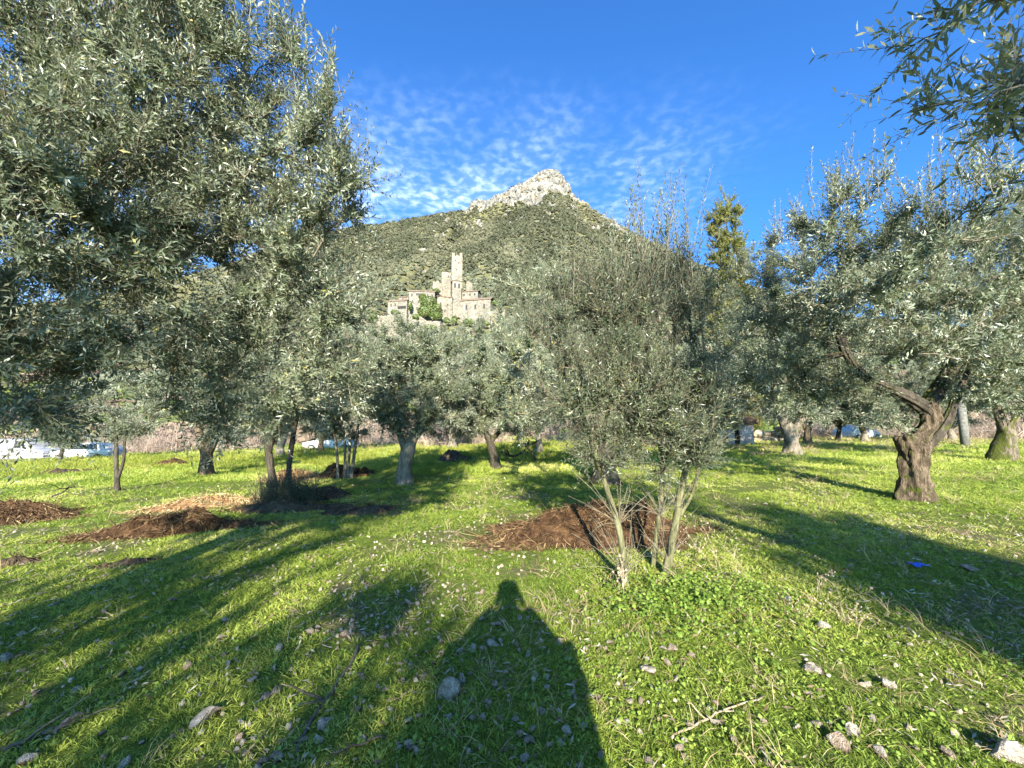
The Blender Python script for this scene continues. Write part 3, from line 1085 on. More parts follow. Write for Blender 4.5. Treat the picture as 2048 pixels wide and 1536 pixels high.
# --- young many-stemmed olive, centre right
Y4 = gnd(1250, 1172)[1]
Y4b = gnd(1330, 1150)[1]
s1 = rooted(S(Y4, (1253, 1172, 13), (1246, 1110, 12), (1236, 1050, 12), (1208, 960, 10), (1188, 900, 9), (1150, 790, 8), (1100, 700, 6)), .06, 1.1)
s2 = rooted(S(Y4b + .25, (1308, 1140, 10), (1314, 1060, 9), (1322, 990, 9), (1322, 900, 9), (1300, 760, 8), (1290, 600, 5)), .06, 1.1)
s3 = rooted(S(Y4b, (1332, 1152, 16), (1343, 1090, 15), (1356, 1020, 14), (1366, 960, 11), (1390, 860, 10), (1385, 700, 7), (1370, 560, 5)), .06, 1.1)
s4 = S(Y4b, (1348, 1050, 7), (1385, 985, 6), (1402, 900, 6), (1412, 760, 5), (1400, 620, 4))
s5 = S(Y4, (1188, 905, 8), (1215, 830, 8), (1235, 720, 7), (1225, 590, 4))
s6 = S(Y4b + .2, (1320, 960, 7), (1345, 860, 7), (1350, 700, 6), (1340, 520, 4))
T4 = make_tree('young olive on three thin yellowish stems in front of the brown heap', [s1, s2, s3, s4, s5, s6],
               [B(1065, 690, 45, 40, 3.9, 0, .3), B(1140, 620, 50, 80, 3.9, 0, .35), B(1150, 790, 75, 65, 3.9, 0, .45), B(1230, 640, 70, 110, 3.9, 0, .4),
                B(1330, 650, 70, 150, 3.9, 0, .4, .05), B(1395, 700, 50, 140, 3.9, 0, .35, .035), B(1250, 800, 120, 90, 3.9, 0, .5), B(1345, 840, 85, 80, 3.9, 0, .45), B(1195, 710, 60, 80, 4.0, 0, .4),
                B(1330, 900, 90, 50, 3.9, 0, .4), B(1400, 850, 50, 70, 3.9, 0, .35), B(1205, 890, 60, 45, 3.9, 0, .35)],
               600, 5000, .30, 8, .050, group=GROVE, seed=4, bark_m='bark_young', leaf_m='olive_blue', twig_m='twig', up=1.05, rnd=.42, gap=.36, gs=2.6, twig_r=.0026, rt=.0032, rmax=.013,
               stem_kw=dict(n=14, gn=.16, fl=(.04, 3), freq=9, grain=.12), stem_name='stem', wid=.25, segs=(0, .5, 1.0),
               shoots=(110, .82, 18, .056, [B(1290, 560, 50, 90, 3.9, 0, .3), B(1375, 570, 45, 90, 3.9, 0, .3), B(1335, 530, 45, 60, 3.9, 0, .25), B(1200, 600, 80, 50, 3.9, 0, .35), B(1110, 640, 60, 40, 3.9, 0, .3)]))
# basal shoots of the young olive: thin curved whips around the stems
r_ = np.random.default_rng(44)
mbw = MB()
lo_, ld_, ll_, lb_ = [], [], [], []
T4base = np.array(T4.location)
for k in range(110):
    c = px(*[(1238, 1048), (1355, 1020), (1320, 1030), (1250, 1150), (1335, 1120)][k % 5], Y4 if k % 5 in (0, 3) else Y4b)
    if k < 4:
        d = np.array((-1.0, -.2, .25 + .12 * k))
        ln, fall = .36 + .07 * k, -.45
    else:
        a = r_.uniform(0, 6.28)
        d = np.array((math.cos(a) * r_.uniform(.3, 1.0), math.sin(a) * r_.uniform(.2, .7), r_.uniform(.4, 1.3)))
        ln, fall = r_.uniform(.25, .75), r_.uniform(-.3, .1)
    d = unit(d)
    b_ = np.array((r_.normal(0, .15), r_.normal(0, .15), fall))
    s = np.linspace(0, 1, 6)[:, None]
    mbw.tube(c + d * ln * s + b_ * ln * s * s * .9, np.linspace(.0034, .0012, 6), 4, False)
    lo_.append(c), ld_.append(d), ll_.append(ln), lb_.append(b_)
    if k % 3 == 0:
        e = c + d * ln * .6 + b_ * ln * .36 * .9
        d2 = unit(d + r_.normal(0, .5, 3))
        mbw.tube(e + d2 * ln * .4 * s, np.linspace(.002, .001, 6), 3, False)
w_ = link('basal_shoots', mbw.mesh('basal_shoots', M['twig']), T4)
w_.data.transform(Matrix.Translation(-Vector(T4base)))
V, f3, f4, ti = leaf_geo(np.array(lo_), np.array(ld_), np.array(ll_), 11, .024, .30, r_, np.array(lb_), False, None, .7)
fl_ = link('basal_leaves', mesh_np('basal_leaves', V - T4base, [f3, f4], M['olive_blue'], {'tint': ti}), T4)
tag(fl_, kind='stuff')

# --- olives in the middle distance
P6 = gnd(810, 968)
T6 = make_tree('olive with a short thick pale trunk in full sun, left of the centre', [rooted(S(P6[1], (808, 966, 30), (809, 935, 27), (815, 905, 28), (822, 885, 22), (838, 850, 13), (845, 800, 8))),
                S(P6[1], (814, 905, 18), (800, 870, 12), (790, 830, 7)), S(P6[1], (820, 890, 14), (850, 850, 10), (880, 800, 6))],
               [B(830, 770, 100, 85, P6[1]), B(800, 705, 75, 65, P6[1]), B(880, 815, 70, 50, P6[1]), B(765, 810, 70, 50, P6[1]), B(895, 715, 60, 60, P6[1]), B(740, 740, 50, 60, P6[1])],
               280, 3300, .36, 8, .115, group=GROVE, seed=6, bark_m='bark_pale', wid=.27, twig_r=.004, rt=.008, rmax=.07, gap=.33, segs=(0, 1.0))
P7 = gnd(992, 938)
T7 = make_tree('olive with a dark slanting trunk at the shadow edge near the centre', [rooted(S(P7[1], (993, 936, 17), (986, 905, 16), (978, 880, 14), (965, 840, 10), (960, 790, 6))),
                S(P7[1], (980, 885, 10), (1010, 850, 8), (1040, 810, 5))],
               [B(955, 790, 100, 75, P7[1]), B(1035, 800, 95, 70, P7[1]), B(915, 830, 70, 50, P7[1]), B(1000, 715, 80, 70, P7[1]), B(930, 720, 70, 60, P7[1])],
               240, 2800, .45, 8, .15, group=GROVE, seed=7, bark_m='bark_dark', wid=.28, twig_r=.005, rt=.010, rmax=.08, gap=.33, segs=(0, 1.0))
P5 = gnd(1212, 968)
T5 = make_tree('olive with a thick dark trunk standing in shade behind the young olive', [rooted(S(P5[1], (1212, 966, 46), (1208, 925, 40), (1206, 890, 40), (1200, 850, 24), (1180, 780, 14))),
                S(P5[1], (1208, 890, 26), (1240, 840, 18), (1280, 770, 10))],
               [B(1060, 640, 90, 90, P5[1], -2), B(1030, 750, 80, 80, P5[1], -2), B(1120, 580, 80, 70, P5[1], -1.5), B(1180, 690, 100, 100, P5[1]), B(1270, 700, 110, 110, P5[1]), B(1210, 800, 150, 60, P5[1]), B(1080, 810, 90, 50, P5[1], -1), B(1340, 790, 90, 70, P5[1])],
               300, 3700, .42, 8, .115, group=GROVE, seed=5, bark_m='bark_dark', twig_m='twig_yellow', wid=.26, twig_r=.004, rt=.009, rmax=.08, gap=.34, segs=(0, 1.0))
P8 = gnd(545, 1000)
T8 = make_tree('twin dark stems rising from a dense clump of suckers', [rooted(S(P8[1], (552, 1000, 15), (544, 950, 14), (536, 895, 13), (528, 820, 11), (520, 700, 7))), rooted(S(P8[1], (580, 1000, 11), (578, 940, 10), (585, 880, 9), (600, 800, 7))),
                S(P8[1], (538, 905, 9), (548, 860, 8), (560, 780, 6))],
               [B(540, 770, 130, 90, P8[1]), B(630, 800, 80, 70, P8[1]), B(470, 790, 80, 70, P8[1]), B(560, 680, 110, 80, P8[1])],
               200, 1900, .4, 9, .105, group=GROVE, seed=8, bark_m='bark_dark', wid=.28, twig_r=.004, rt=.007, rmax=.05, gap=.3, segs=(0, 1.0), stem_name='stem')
# its sucker bush
sb = [B(575, 1020, 55, 35, P8[1] - .3, 0, .5), B(545, 1000, 40, 26, P8[1] - .2, 0, .4), B(620, 985, 30, 18, P8[1] - .1, 0, .3)]
r_ = np.random.default_rng(88)
NB = 900
yb = P8[1] - .62
O = np.column_stack((r_.normal(px(572, 1040, yb)[0], .27, NB), r_.normal(yb, .22, NB), np.zeros(NB)))
O[:, 2] = H(O[:, 0], O[:, 1])
D = unit(np.column_stack((r_.normal(0, .45, NB), r_.normal(0, .42, NB), np.ones(NB))))
TL = r_.uniform(.28, .80, NB)
bd_ = r_.normal(0, .15, (NB, 3))
V, f3, f4, ti = leaf_geo(O, D, TL, 11, .040, .36, r_, bd_, False, None, .7)
t8b = np.array(T8.location)
su = link('sucker_leaves', mesh_np('sucker_leaves', V - t8b, [f3, f4], M['bush'], {'tint': ti}), T8)
tag(su, kind='stuff')
tv, tf = twig_tubes(O, D, TL, bd_, .004)
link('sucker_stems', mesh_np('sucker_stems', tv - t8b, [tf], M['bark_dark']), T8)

P9 = gnd(692, 957)
T9 = make_tree('slim olive on four pale stems beside the brown heap', [rooted(S(P9[1], (690, 957, 7), (690, 915, 6), (688, 870, 5), (680, 810, 4)), .06, 1.1), rooted(S(P9[1], (702, 956, 7), (709, 905, 6), (716, 850, 5), (725, 780, 4)), .06, 1.1),
                rooted(S(P9[1], (676, 955, 6), (674, 910, 5), (668, 860, 4)), .06, 1.1), rooted(S(P9[1], (697, 957, 6), (698, 910, 6), (704, 850, 4)), .06, 1.1)],
               [B(700, 810, 70, 70, P9[1]), B(740, 750, 60, 70, P9[1]), B(655, 820, 50, 50, P9[1]), B(680, 720, 60, 60, P9[1])],
               200, 2400, .36, 8, .11, group=GROVE, seed=9, bark_m='bark_pale', wid=.28, twig_r=.004, rt=.006, rmax=.03, gap=.35, segs=(0, 1.0), stem_name='stem', stem_kw=dict(n=8, m=4))
P10 = gnd(412, 952)
T10 = make_tree('olive with a forked grey trunk behind the straw heap on the left', [rooted(S(P10[1], (412, 952, 22), (413, 925, 22), (412, 905, 20), (400, 870, 13), (385, 810, 8))), S(P10[1], (416, 910, 14), (432, 875, 11), (450, 810, 6))],
                [B(400, 800, 140, 80, P10[1]), B(340, 720, 110, 90, P10[1]), B(470, 810, 80, 65, P10[1]), B(440, 720, 100, 80, P10[1])],
                240, 2700, .45, 8, .145, group=GROVE, seed=10, wid=.28, twig_r=.005, rt=.009, rmax=.07, gap=.33, segs=(0, 1.0))
P11 = gnd(235, 982)
T11 = make_tree('slender forked sapling on the left in front of the parked white car', [rooted(S(P11[1], (235, 982, 7), (233, 930, 7), (232, 880, 6), (228, 830, 4))), S(P11[1], (237, 955, 6), (247, 920, 5), (250, 880, 4), (262, 840, 3))],
                [B(215, 835, 55, 40, P11[1]), B(265, 830, 50, 40, P11[1]), B(170, 845, 30, 25, P11[1])],
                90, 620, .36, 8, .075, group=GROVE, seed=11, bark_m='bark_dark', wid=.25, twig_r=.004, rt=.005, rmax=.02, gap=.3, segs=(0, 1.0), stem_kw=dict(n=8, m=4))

# --- the old gnarled olive on the right
P12 = gnd(1822, 1000)
Y12 = P12[1]
tr = rooted(S(Y12, (1828, 998, 48), (1828, 960, 44), (1827, 920, 42), (1832, 892, 42), (1850, 868, 34), (1864, 848, 30), (1860, 825, 28), (1852, 808, 32)), .15, 1.2)
stub = S(Y12, (1826, 915, 36), (1816, 892, 34), (1812, 878, 32), (1811, 872, 28))
la = S(Y12, (1862, 850, 14), (1854, 822, 24), (1828, 802, 22), (1785, 780, 19), (1745, 762, 17), (1712, 735, 16), (1690, 700, 15), (1680, 670, 13), (1660, 640, 11), (1640, 590, 7))
lb = S(Y12, (1852, 815, 28, 0), (1880, 775, 24, .2), (1905, 735, 21, .3), (1935, 690, 18, .4), (1985, 640, 15, .5), (2060, 590, 10, .6))
lc = S(Y12, (1836, 905, 24), (1862, 880, 22, -.1), (1892, 845, 17, -.15), (1912, 800, 12, -.2), (1935, 740, 8, -.3))
ld = S(Y12, (1690, 705, 11), (1640, 720, 11, .3), (1612, 740, 12, .5), (1608, 765, 11, .6))
T12 = make_tree('old gnarled olive with a squat mossy trunk and wide crown on the right', [tr, stub, la, lb, lc, ld],
                [B(1610, 560, 100, 110, Y12, .5), B(1690, 450, 110, 85, Y12, -1.6), B(1620, 670, 100, 80, Y12, .6), B(1760, 570, 130, 110, Y12, -.6), B(1890, 480, 130, 90, Y12, -2.2),
                 B(1970, 570, 130, 130, Y12, -.5), B(1960, 715, 120, 60, Y12, -.2), B(1770, 720, 110, 55, Y12, .8), B(2170, 560, 170, 200, Y12, 0), B(1980, 400, 90, 80, Y12, -3.2), B(1700, 790, 90, 40, Y12, 1.4),
                 B(1560, 500, 40, 60, Y12, .5), B(1860, 640, 110, 80, Y12, .8), B(1810, 560, 170, 80, Y12, -2.4), B(1950, 640, 140, 80, Y12, -2.4), B(1680, 550, 120, 80, Y12, -1.8), B(1930, 700, 90, 40, Y12, -1.9), B(1990, 740, 80, 50, Y12, -.8), B(1570, 680, 70, 90, Y12, -.3), B(1530, 600, 80, 100, Y12, .9), B(1540, 770, 100, 60, Y12, 1.0), B(1660, 800, 110, 45, Y12, .6), B(1850, 540, 150, 100, Y12, 1.0), B(1980, 480, 110, 90, Y12, -.5)],
                800, 11200, .38, 8, .096, group=GROVE, seed=12, bark_m='bark', limb_m='bark_dark', wid=.30, twig_r=.003, rt=.006, rmax=.07, gap=.16, gs=1.2, up=.6,  # limbs in dark bark: the crown's shade is put into their colour
                segs=(0, 1.0), stem_kw=dict(n=54, gn=.30, freq=5.5, fl=(.13, 7), twist=1.1, m=11, grain=.26),
                shoots=(130, .75, 14, .064, [B(1690, 390, 90, 40, Y12, -2.0, .8), B(1960, 360, 90, 50, Y12, -3.2, .6), B(1580, 480, 40, 50, Y12, .2, .5), B(1850, 420, 90, 40, Y12, -2.2, .7)]))

P13 = gnd(1586, 911)
T13 = make_tree('olive with a thick pale pot bellied trunk left of the gnarled one', [rooted(S(P13[1], (1586, 909, 30), (1584, 890, 26), (1580, 870, 24), (1572, 850, 22), (1560, 825, 13), (1545, 780, 7))), S(P13[1], (1580, 860, 15), (1610, 830, 12), (1650, 780, 7))],
                [B(1560, 770, 110, 70, P13[1]), B(1490, 730, 80, 80, P13[1]), B(1670, 780, 90, 60, P13[1]), B(1530, 680, 90, 80, P13[1]), B(1620, 700, 100, 70, P13[1])],
                240, 2700, .65, 8, .22, group=GROVE, seed=13, bark_m='bark_pale', wid=.28, twig_r=.006, rt=.014, rmax=.1, gap=.3, gs=.8, segs=(0, 1.0))
P14 = gnd(2008, 922)
T14 = make_tree('olive with a twisted bright green mossy trunk at the right edge', [rooted(S(P14[1], (2006, 920, 34), (2008, 890, 30), (2012, 860, 26), (2000, 835, 16), (1990, 800, 10))), S(P14[1], (2010, 868, 18), (2030, 840, 12), (2055, 790, 7))],
                [B(2000, 770, 90, 55, P14[1]), B(2090, 750, 90, 80, P14[1]), B(1960, 730, 80, 60, P14[1]), B(2060, 670, 100, 70, P14[1])],
                200, 2400, .6, 9, .17, group=GROVE, seed=14, bark_m='bark_moss', wid=.28, twig_r=.006, rt=.012, rmax=.09, gap=.32, gs=.9, segs=(0, 1.0), stem_kw=dict(n=24, fl=(.12, 4), gn=.2))
# --- more of the grove, farther off: copies of the ones above, each turned and sized on its own
far = [(T7, 1428, 901, 1.5, 1.0, 'olive with a dark trunk beside the little ruined shed'), (T10, 1616, 889, 2.2, 1.05, 'thin trunked olive behind the pot bellied one'), (T6, 1078, 908, 4.0, .9, 'small dark olive behind the fallen branch'),
       (T13, 905, 899, .6, .8, 'olive on the far edge of the meadow left of the centre'), (T10, 640, 908, 3.1, .85, 'olive by the road behind the four stemmed olive'), (T6, 1330, 897, 5.2, 1.25, 'olive behind the young olive, close to the road'),
       (T7, 120, 925, 2.6, .8, 'olive between the parked cars and the left heap'), (T13, 1830, 884, 2.0, .7, 'olive at the field edge behind the gnarled trunk'), (T10, 1180, 893, 2.9, 1.1, 'olive right of the centre at the far edge of the grove'),
       (T13, 1730, 886, 4.4, .65, 'olive beside the parked car on the right'),
       (T7, 1676, 884, 3.3, .95, 'olive between the thin trunk and the right hand car'), (T13, 1905, 883, 5.1, .7, 'olive left of the round post'), (T6, 560, 915, .7, 1.1, 'olive beyond the flat pale straw heap')]
for src, u, v, rz, s, lab in far:
    p = gnd(u, v)
    dup(src, (p[0], p[1], h1(p[0], p[1])), lab, rz, s, GROVE)
# an unseen olive added behind the viewer to thicken the shade on the right
dup(T6, (4.6, -4.5, h1(4.6, -4.5)), 'unseen olive added behind the viewer on the right to thicken the shade', 1.0, 1.0, GROVE)
# olives on the first rise beyond the road
MARKS = [(-260, 'past the left edge'), (40, 'pale grey van'), (190, 'left white car'), (330, 'small brown heap'), (412, 'forked grey trunk'), (545, 'twin dark stems'), (692, 'four pale stems'), (810, 'pale sunlit trunk'), (988, 'slanting dark trunk'),
         (1212, 'thick dark trunk'), (1330, 'young olive stems'), (1474, 'ruined shed'), (1586, 'pot bellied trunk'), (1712, 'right white car'), (1826, 'gnarled trunk'), (1931, 'round post'), (2008, 'green mossy trunk'), (2300, 'past the right edge')]
seen_rows = {}


def row_label(x, y, what):
    u = 1024 + FPX * x / (y * CP)
    k = min(range(len(MARKS)), key=lambda i: abs(MARKS[i][0] - u))
    nm = MARKS[k][1]
    q = seen_rows[(what, nm)] = seen_rows.get((what, nm), 0) + 1
    o_ = ['', 'second ', 'third ', 'fourth ', 'fifth '][q - 1]
    return '%solive on %s %s' % (o_, what, nm if nm.startswith('past') else 'in line with the ' + nm)


r_ = np.random.default_rng(5)
for k in range(26):
    y = 44 + 46 * (k / 26) ** 1.1 + r_.uniform(-3, 3)
    x = r_.uniform(-1.05, 1.15) * y
    if k < 8:
        x = (-.95 + .26 * k) * y
    what = 'the bank beyond the lane' if y < 60 else 'the slope above the bank'
    dup([T6, T7, T10, T13][k % 4], (x, y, h1(x, y) - .05), row_label(x, y, what), r_.uniform(0, 6.28), r_.uniform(.75, 1.1), 'olives on the rise beyond the lane')
for k, (u, yv, s_, wh) in enumerate([(765, 181, 1.0, 'below the low ruined wall at the left'), (800, 178, .8, 'below the terrace wall'), (845, 176, .9, 'below the ivy covered wall'), (885, 180, 1.1, 'below the narrow house'),
                                     (925, 177, .9, 'below the left end of the church'), (960, 179, 1.15, 'below the middle of the church'), (1000, 176, 1.0, 'below the retaining wall'), (1030, 184, 1.2, 'right of the retaining wall'),
                                     (730, 186, 1.1, 'left of all the village walls'), (815, 186, .7, 'below the tiled gable house'), (905, 172, .9, 'lowest on the slope under the belfry')]):
    x = px(u, 650, yv)[0]
    dup([T9, T6, T10][k % 3], (x, yv, h1(x, yv) - .1), 'small hillside olive ' + wh, r_.uniform(0, 6.28), s_ * 1.25, 'olives at the foot of the village')

# --- cypress
PC = px(1462, 600, 30.0)
cz = h1(PC[0], 30.0)
ct = px(1462, 398, 30.0)
hh = ct[2] - cz
tr = [(PC[0], 30, cz - .2, .30), (PC[0], 30, cz, .28), (PC[0], 30, cz + hh * .5, .16), (PC[0], 30, cz + hh * .92, .03)]
bl = []
for k in range(22):
    f = .10 + .87 * k / 21
    rr = 2.35 * (1 - f) ** .36 + .10
    bl.append((PC[0] + rng.normal(0, .22), 30 + rng.normal(0, .22), cz + hh * f, rr, rr, hh * .10, rr))
TC = make_tree('tall golden green cypress rising behind the grove', [tr], bl, 800, 4600, .55, 8, .21, cat='cypress', seed=20, name='cypress_tree', bark_m='bark_dark', leaf_m='cypress', up=1.0, rnd=.42,
               gap=.0, gs=1.0, twig_r=.008, rt=.01, rmax=.05, lowdroop=0, wid=.34, spread=.55, segs=(0, 1.0))

# ------------------------------------------------------------------ manure and straw heaps
def heap_mat(name, stops):
    m, nt, out = newmat(name)
    tcn = N(nt, 'ShaderNodeTexCoord').outputs['Object']
    f = noise(nt, 9, 8, .68, tcn)
    g_ = noise(nt, 55, 4, .6, tcn)
    h = MA(nt, 'ADD', MA(nt, 'MULTIPLY', f, .7), MA(nt, 'MULTIPLY', g_, .3))
    principled(nt, out, ramp(nt, h, stops), .95, .1, bump(nt, h, 1.0, .06))
    return m


def tint_mat(name, stops, rough=.8, spec=.2, trans=0):
    m, nt, out = newmat(name)
    at = N(nt, 'ShaderNodeAttribute', attribute_name='tint')
    b = principled(nt, None, ramp(nt, at.outputs['Fac'], stops), rough, spec)
    if trans:
        tr = N(nt, 'ShaderNodeBsdfTranslucent', {0: (*stops[1][1], 1)})
        b = N(nt, 'ShaderNodeMixShader', {0: trans, 1: b.outputs[0], 2: tr.outputs[0]})
    nt.links.new(b.outputs[0], out.inputs[0])
    return m


M['dung'] = heap_mat('manure', [(.32, (.012, .007, .004)), (.47, (.046, .025, .012)), (.58, (.098, .055, .027)), (.70, (.18, .112, .056))])
M['earth'] = heap_mat('dark_earth', [(.30, (.018, .013, .009)), (.47, (.055, .04, .026)), (.60, (.105, .078, .05)), (.72, (.17, .13, .08))])
M['straw_dung'] = heap_mat('strawy_manure', [(.30, (.07, .035, .014)), (.45, (.17, .09, .04)), (.58, (.30, .18, .085)), (.70, (.42, .29, .14))])
M['straw'] = tint_mat('straw', [(0, (.026, .014, .008)), (.4, (.085, .048, .023)), (.7, (.17, .105, .05)), (1, (.34, .25, .12))], trans=.1)
M['straw_pale'] = tint_mat('pale_straw', [(0, (.12, .07, .03)), (.35, (.28, .19, .085)), (.65, (.46, .34, .17)), (1, (.62, .50, .28))], trans=.1)


HEAPS = []
CLODS = [rock_shape(60 + k, 1, .8, 4) for k in range(5)]


def strands(P, D, Ln, w, r, curl=.35, nseg=3, lift=.1):
    """flat bent ribbons"""
    n = len(P)
    b = r.normal(0, curl, (n, 3))
    b[:, 2] -= lift
    side = unit(np.cross(D, r.normal(size=(n, 3))))
    rows = []
    for k in range(nseg + 1):
        s = k / nseg
        c = P + D * (Ln * s)[:, None] + b * (Ln * s * s)[:, None]
        ww = (w * (1 - .7 * s))[:, None]
        rows += [c - side * ww, c + side * ww]
    V = np.stack(rows, 1).reshape(-1, 3)
    bb = np.arange(n)[:, None] * 2 * (nseg + 1)
    f = [bb + np.array((2 * k, 2 * k + 1, 2 * k + 3, 2 * k + 2)) for k in range(nseg)]
    return V, np.concatenate(f), np.repeat(np.clip(r.normal(.45, .25, n), 0, 1), 2 * (nseg + 1))


def heap(u, v, wpx, dpt, hgt, label, mat='dung', straw='straw', n_straw=1200, seed=0, rz=0.0, name='manure_heap', sl=.20, cat='heap', lobes=3):
    r = np.random.default_rng(300 + seed)
    c = gnd(u, v)
    rx, ry = wpx / 2 / FPX * c[1], dpt / 2
    HEAPS.append((c[0], c[1], rx * .96, ry * .96, rz))
    cr, sr = math.cos(rz), math.sin(rz)
    na, nr = (128, 34) if wpx > 250 else (64, 18)
    # a few lobes make the outline and the crest uneven
    lb = [(r.uniform(-.55, .55), r.uniform(-.3, .3), r.uniform(.35, .6), r.uniform(.5, 1.0)) for _ in range(lobes)]

    def zz(lx, ly, e):
        h = np.full(np.shape(lx), .22)
        for a, b, w, q in lb:
            h = h + q * .62 * np.exp(-(((lx / rx - a) / w) ** 2 + ((ly / ry - b) / (w * 1.2)) ** 2))
        k = fbm(lx * 2.6 + seed * 3, ly * 2.6, seed=seed, o=3)
        c_ = fbm(lx * 9 + seed, ly * 9, seed=seed + 4, o=4)
        h = h * (.30 + 1.35 * k) + .50 * (c_ - .5) + .34 * (fbm(lx * 26, ly * 26 + seed, seed=seed + 6, o=2) - .5)
        return hgt * np.maximum(h, .05) * np.clip(1 - e ** 4, 0, 1) - .03 * sst(e, .85, 1.0)
    V = []
    th = np.arange(na) * 2 * math.pi / na
    wob = .50 + .95 * fbm(np.cos(th) * 1.7 + seed, np.sin(th) * 1.7, seed=seed + 9, o=3)
    for i in range(nr + 1):
        e = np.full(na, i / nr)
        lx, ly = np.cos(th) * e * rx * wob, np.sin(th) * e * ry * wob
        z = zz(lx, ly, e)
        X, Y = c[0] + lx * cr - ly * sr, c[1] + lx * sr + ly * cr
        V.append(np.column_stack((X, Y, H(X, Y) + z)))
    V = np.concatenate(V)
    f = []
    for i in range(nr):
        for j in range(na):
            q = (j + 1) % na
            f.append((i * na + j, (i + 1) * na + j, (i + 1) * na + q, i * na + q))
    base = np.array((c[0], c[1], h1(c[0], c[1])))
    root = empty(name, base, label, cat)
    # clods lying on it
    cv_, cf_, n0 = [V - base], [], len(V)
    for k in range(int((40 if wpx > 250 else 14) * math.sqrt(rx * ry))):
        t0, e0 = r.uniform(0, 6.283), math.sqrt(r.random()) * .95
        wb0 = float(np.interp(t0, np.append(th, 6.2832), np.append(wob, wob[0])))
        l0 = np.array((math.cos(t0) * e0 * rx * wb0, math.sin(t0) * e0 * ry * wb0))
        zc_ = float(zz(np.array([l0[0]]), np.array([l0[1]]), np.array([e0]))[0])
        w0 = np.array((c[0] + l0[0] * cr - l0[1] * sr, c[1] + l0[0] * sr + l0[1] * cr))
        Pq, Fq = CLODS[k % 5]
        s0 = r.uniform(.02, .075) * (.6 + hgt)
        cv_.append(Pq * s0 + np.array((w0[0], w0[1], h1(w0[0], w0[1]) + zc_)) - base)
        cf_.append(Fq + n0)
        n0 += len(Pq)
    link('mound', mesh_np('mound', np.concatenate(cv_), [f] + [np.concatenate(cf_)], M[mat], None, False), root)
    if n_straw:
        t = r.uniform(0, 6.283, n_straw)
        e = r.random(n_straw) ** .6 * 1.16
        wb = np.interp(t, np.append(th, 6.2832), np.append(wob, wob[0]))
        cl = vn(np.cos(t) * e * 4 + seed, np.sin(t) * e * 4, seed=seed + 2)
        keep = cl > .46
        t, e, wb = t[keep], e[keep], wb[keep]
        n = len(t)
        lx, ly = np.cos(t) * e * rx * wb, np.sin(t) * e * ry * wb
        z = np.where(e < .97, zz(lx, ly, np.minimum(e, 1)), .012)
        X, Y = c[0] + lx * cr - ly * sr, c[1] + lx * sr + ly * cr
        P = np.column_stack((X, Y, H(X, Y) + z + .012))
        D = np.column_stack((np.cos(t) * .9, np.sin(t) * .8, r.normal(-.25, .35, n))) + r.normal(0, .55, (n, 3)) * np.array((1, 1, .5))
        D = unit(D)
        V, f4, ti = strands(P - D * sl * .3, D, sl * r.uniform(.4, 1.5, n), r.uniform(.0022, .0045, n) * (1 + c[1] / 9), r)
        s_ = link('straw', mesh_np('straw', V - base, [f4], M[straw], {'tint': ti}), root)
        tag(s_, kind='stuff')
    return root


heap(1180, 1068, 450, 1.6, .22, 'wide brown manure heap behind the stems of the young olive', 'dung', 'straw', 7000, 1, .10, sl=.17, lobes=7)
heap(335, 1062, 290, .80, .17, 'brown heap with coarse straw on its left end, nearest on the left', 'dung', 'straw', 4200, 2, .18, sl=.2, lobes=4)
heap(570, 1018, 250, .9, .14, 'low dark heap around the foot of the twin dark stems', 'earth', 'straw', 500, 3, .1)
heap(415, 1010, 215, 1.2, .20, 'sunlit heap of pale golden straw on the left', 'straw_dung', 'straw_pale', 3000, 4, .25, sl=.24)
heap(35, 1038, 240, 1.3, .27, 'dark strawy heap cut by the left edge', 'dung', 'straw', 3600, 5, -.1)
heap(698, 952, 115, 1.4, .32, 'rounded reddish brown heap beside the four pale stems', 'dung', 'straw', 900, 6, 0)
heap(590, 958, 120, 1.8, .20, 'flat pale straw heap behind the twin dark stems', 'straw_dung', 'straw_pale', 1500, 7, 0)
heap(640, 993, 120, 1.0, .17, 'small dark earth heap right of the twin dark stems', 'earth', 'straw', 300, 8, .1, name='earth_heap')
heap(718, 1022, 140, .9, .07, 'flat patch of turned dark earth between the shade and the lit path', 'earth', 'straw', 160, 9, .1, name='earth_patch', cat='soil patch')
heap(135, 946, 125, 2.2, .14, 'thin dark strip of old manure on the far left grass', 'earth', 'straw', 300, 10, .2)
heap(915, 920, 95, 2.6, .26, 'far dark earth heap left of the slanting dark trunk', 'earth', 'straw', 200, 11, 0, name='earth_heap')
heap(250, 1128, 110, .30, .04, 'bare brown patch of soil in the left shade', 'earth', 'straw', 60, 12, .3, name='earth_patch', cat='soil patch')
heap(25, 1128, 90, .35, .05, 'bare brown soil patch at the left edge', 'earth', 'straw', 60, 13, .2, name='earth_patch', cat='soil patch')
heap(335, 930, 70, 1.6, .30, 'small brown heap in front of the parked white car', 'dung', 'straw', 250, 14, 0)


def in_heap(x, y, grow=1.0):
    k = np.zeros_like(x, bool)
    for hx, hy, rx, ry, rz in HEAPS:
        dx, dy = x - hx, y - hy
        a, b = dx * math.cos(rz) + dy * math.sin(rz), -dx * math.sin(rz) + dy * math.cos(rz)
        k |= (a / (rx * grow)) ** 2 + (b / (ry * grow)) ** 2 < 1
    return k


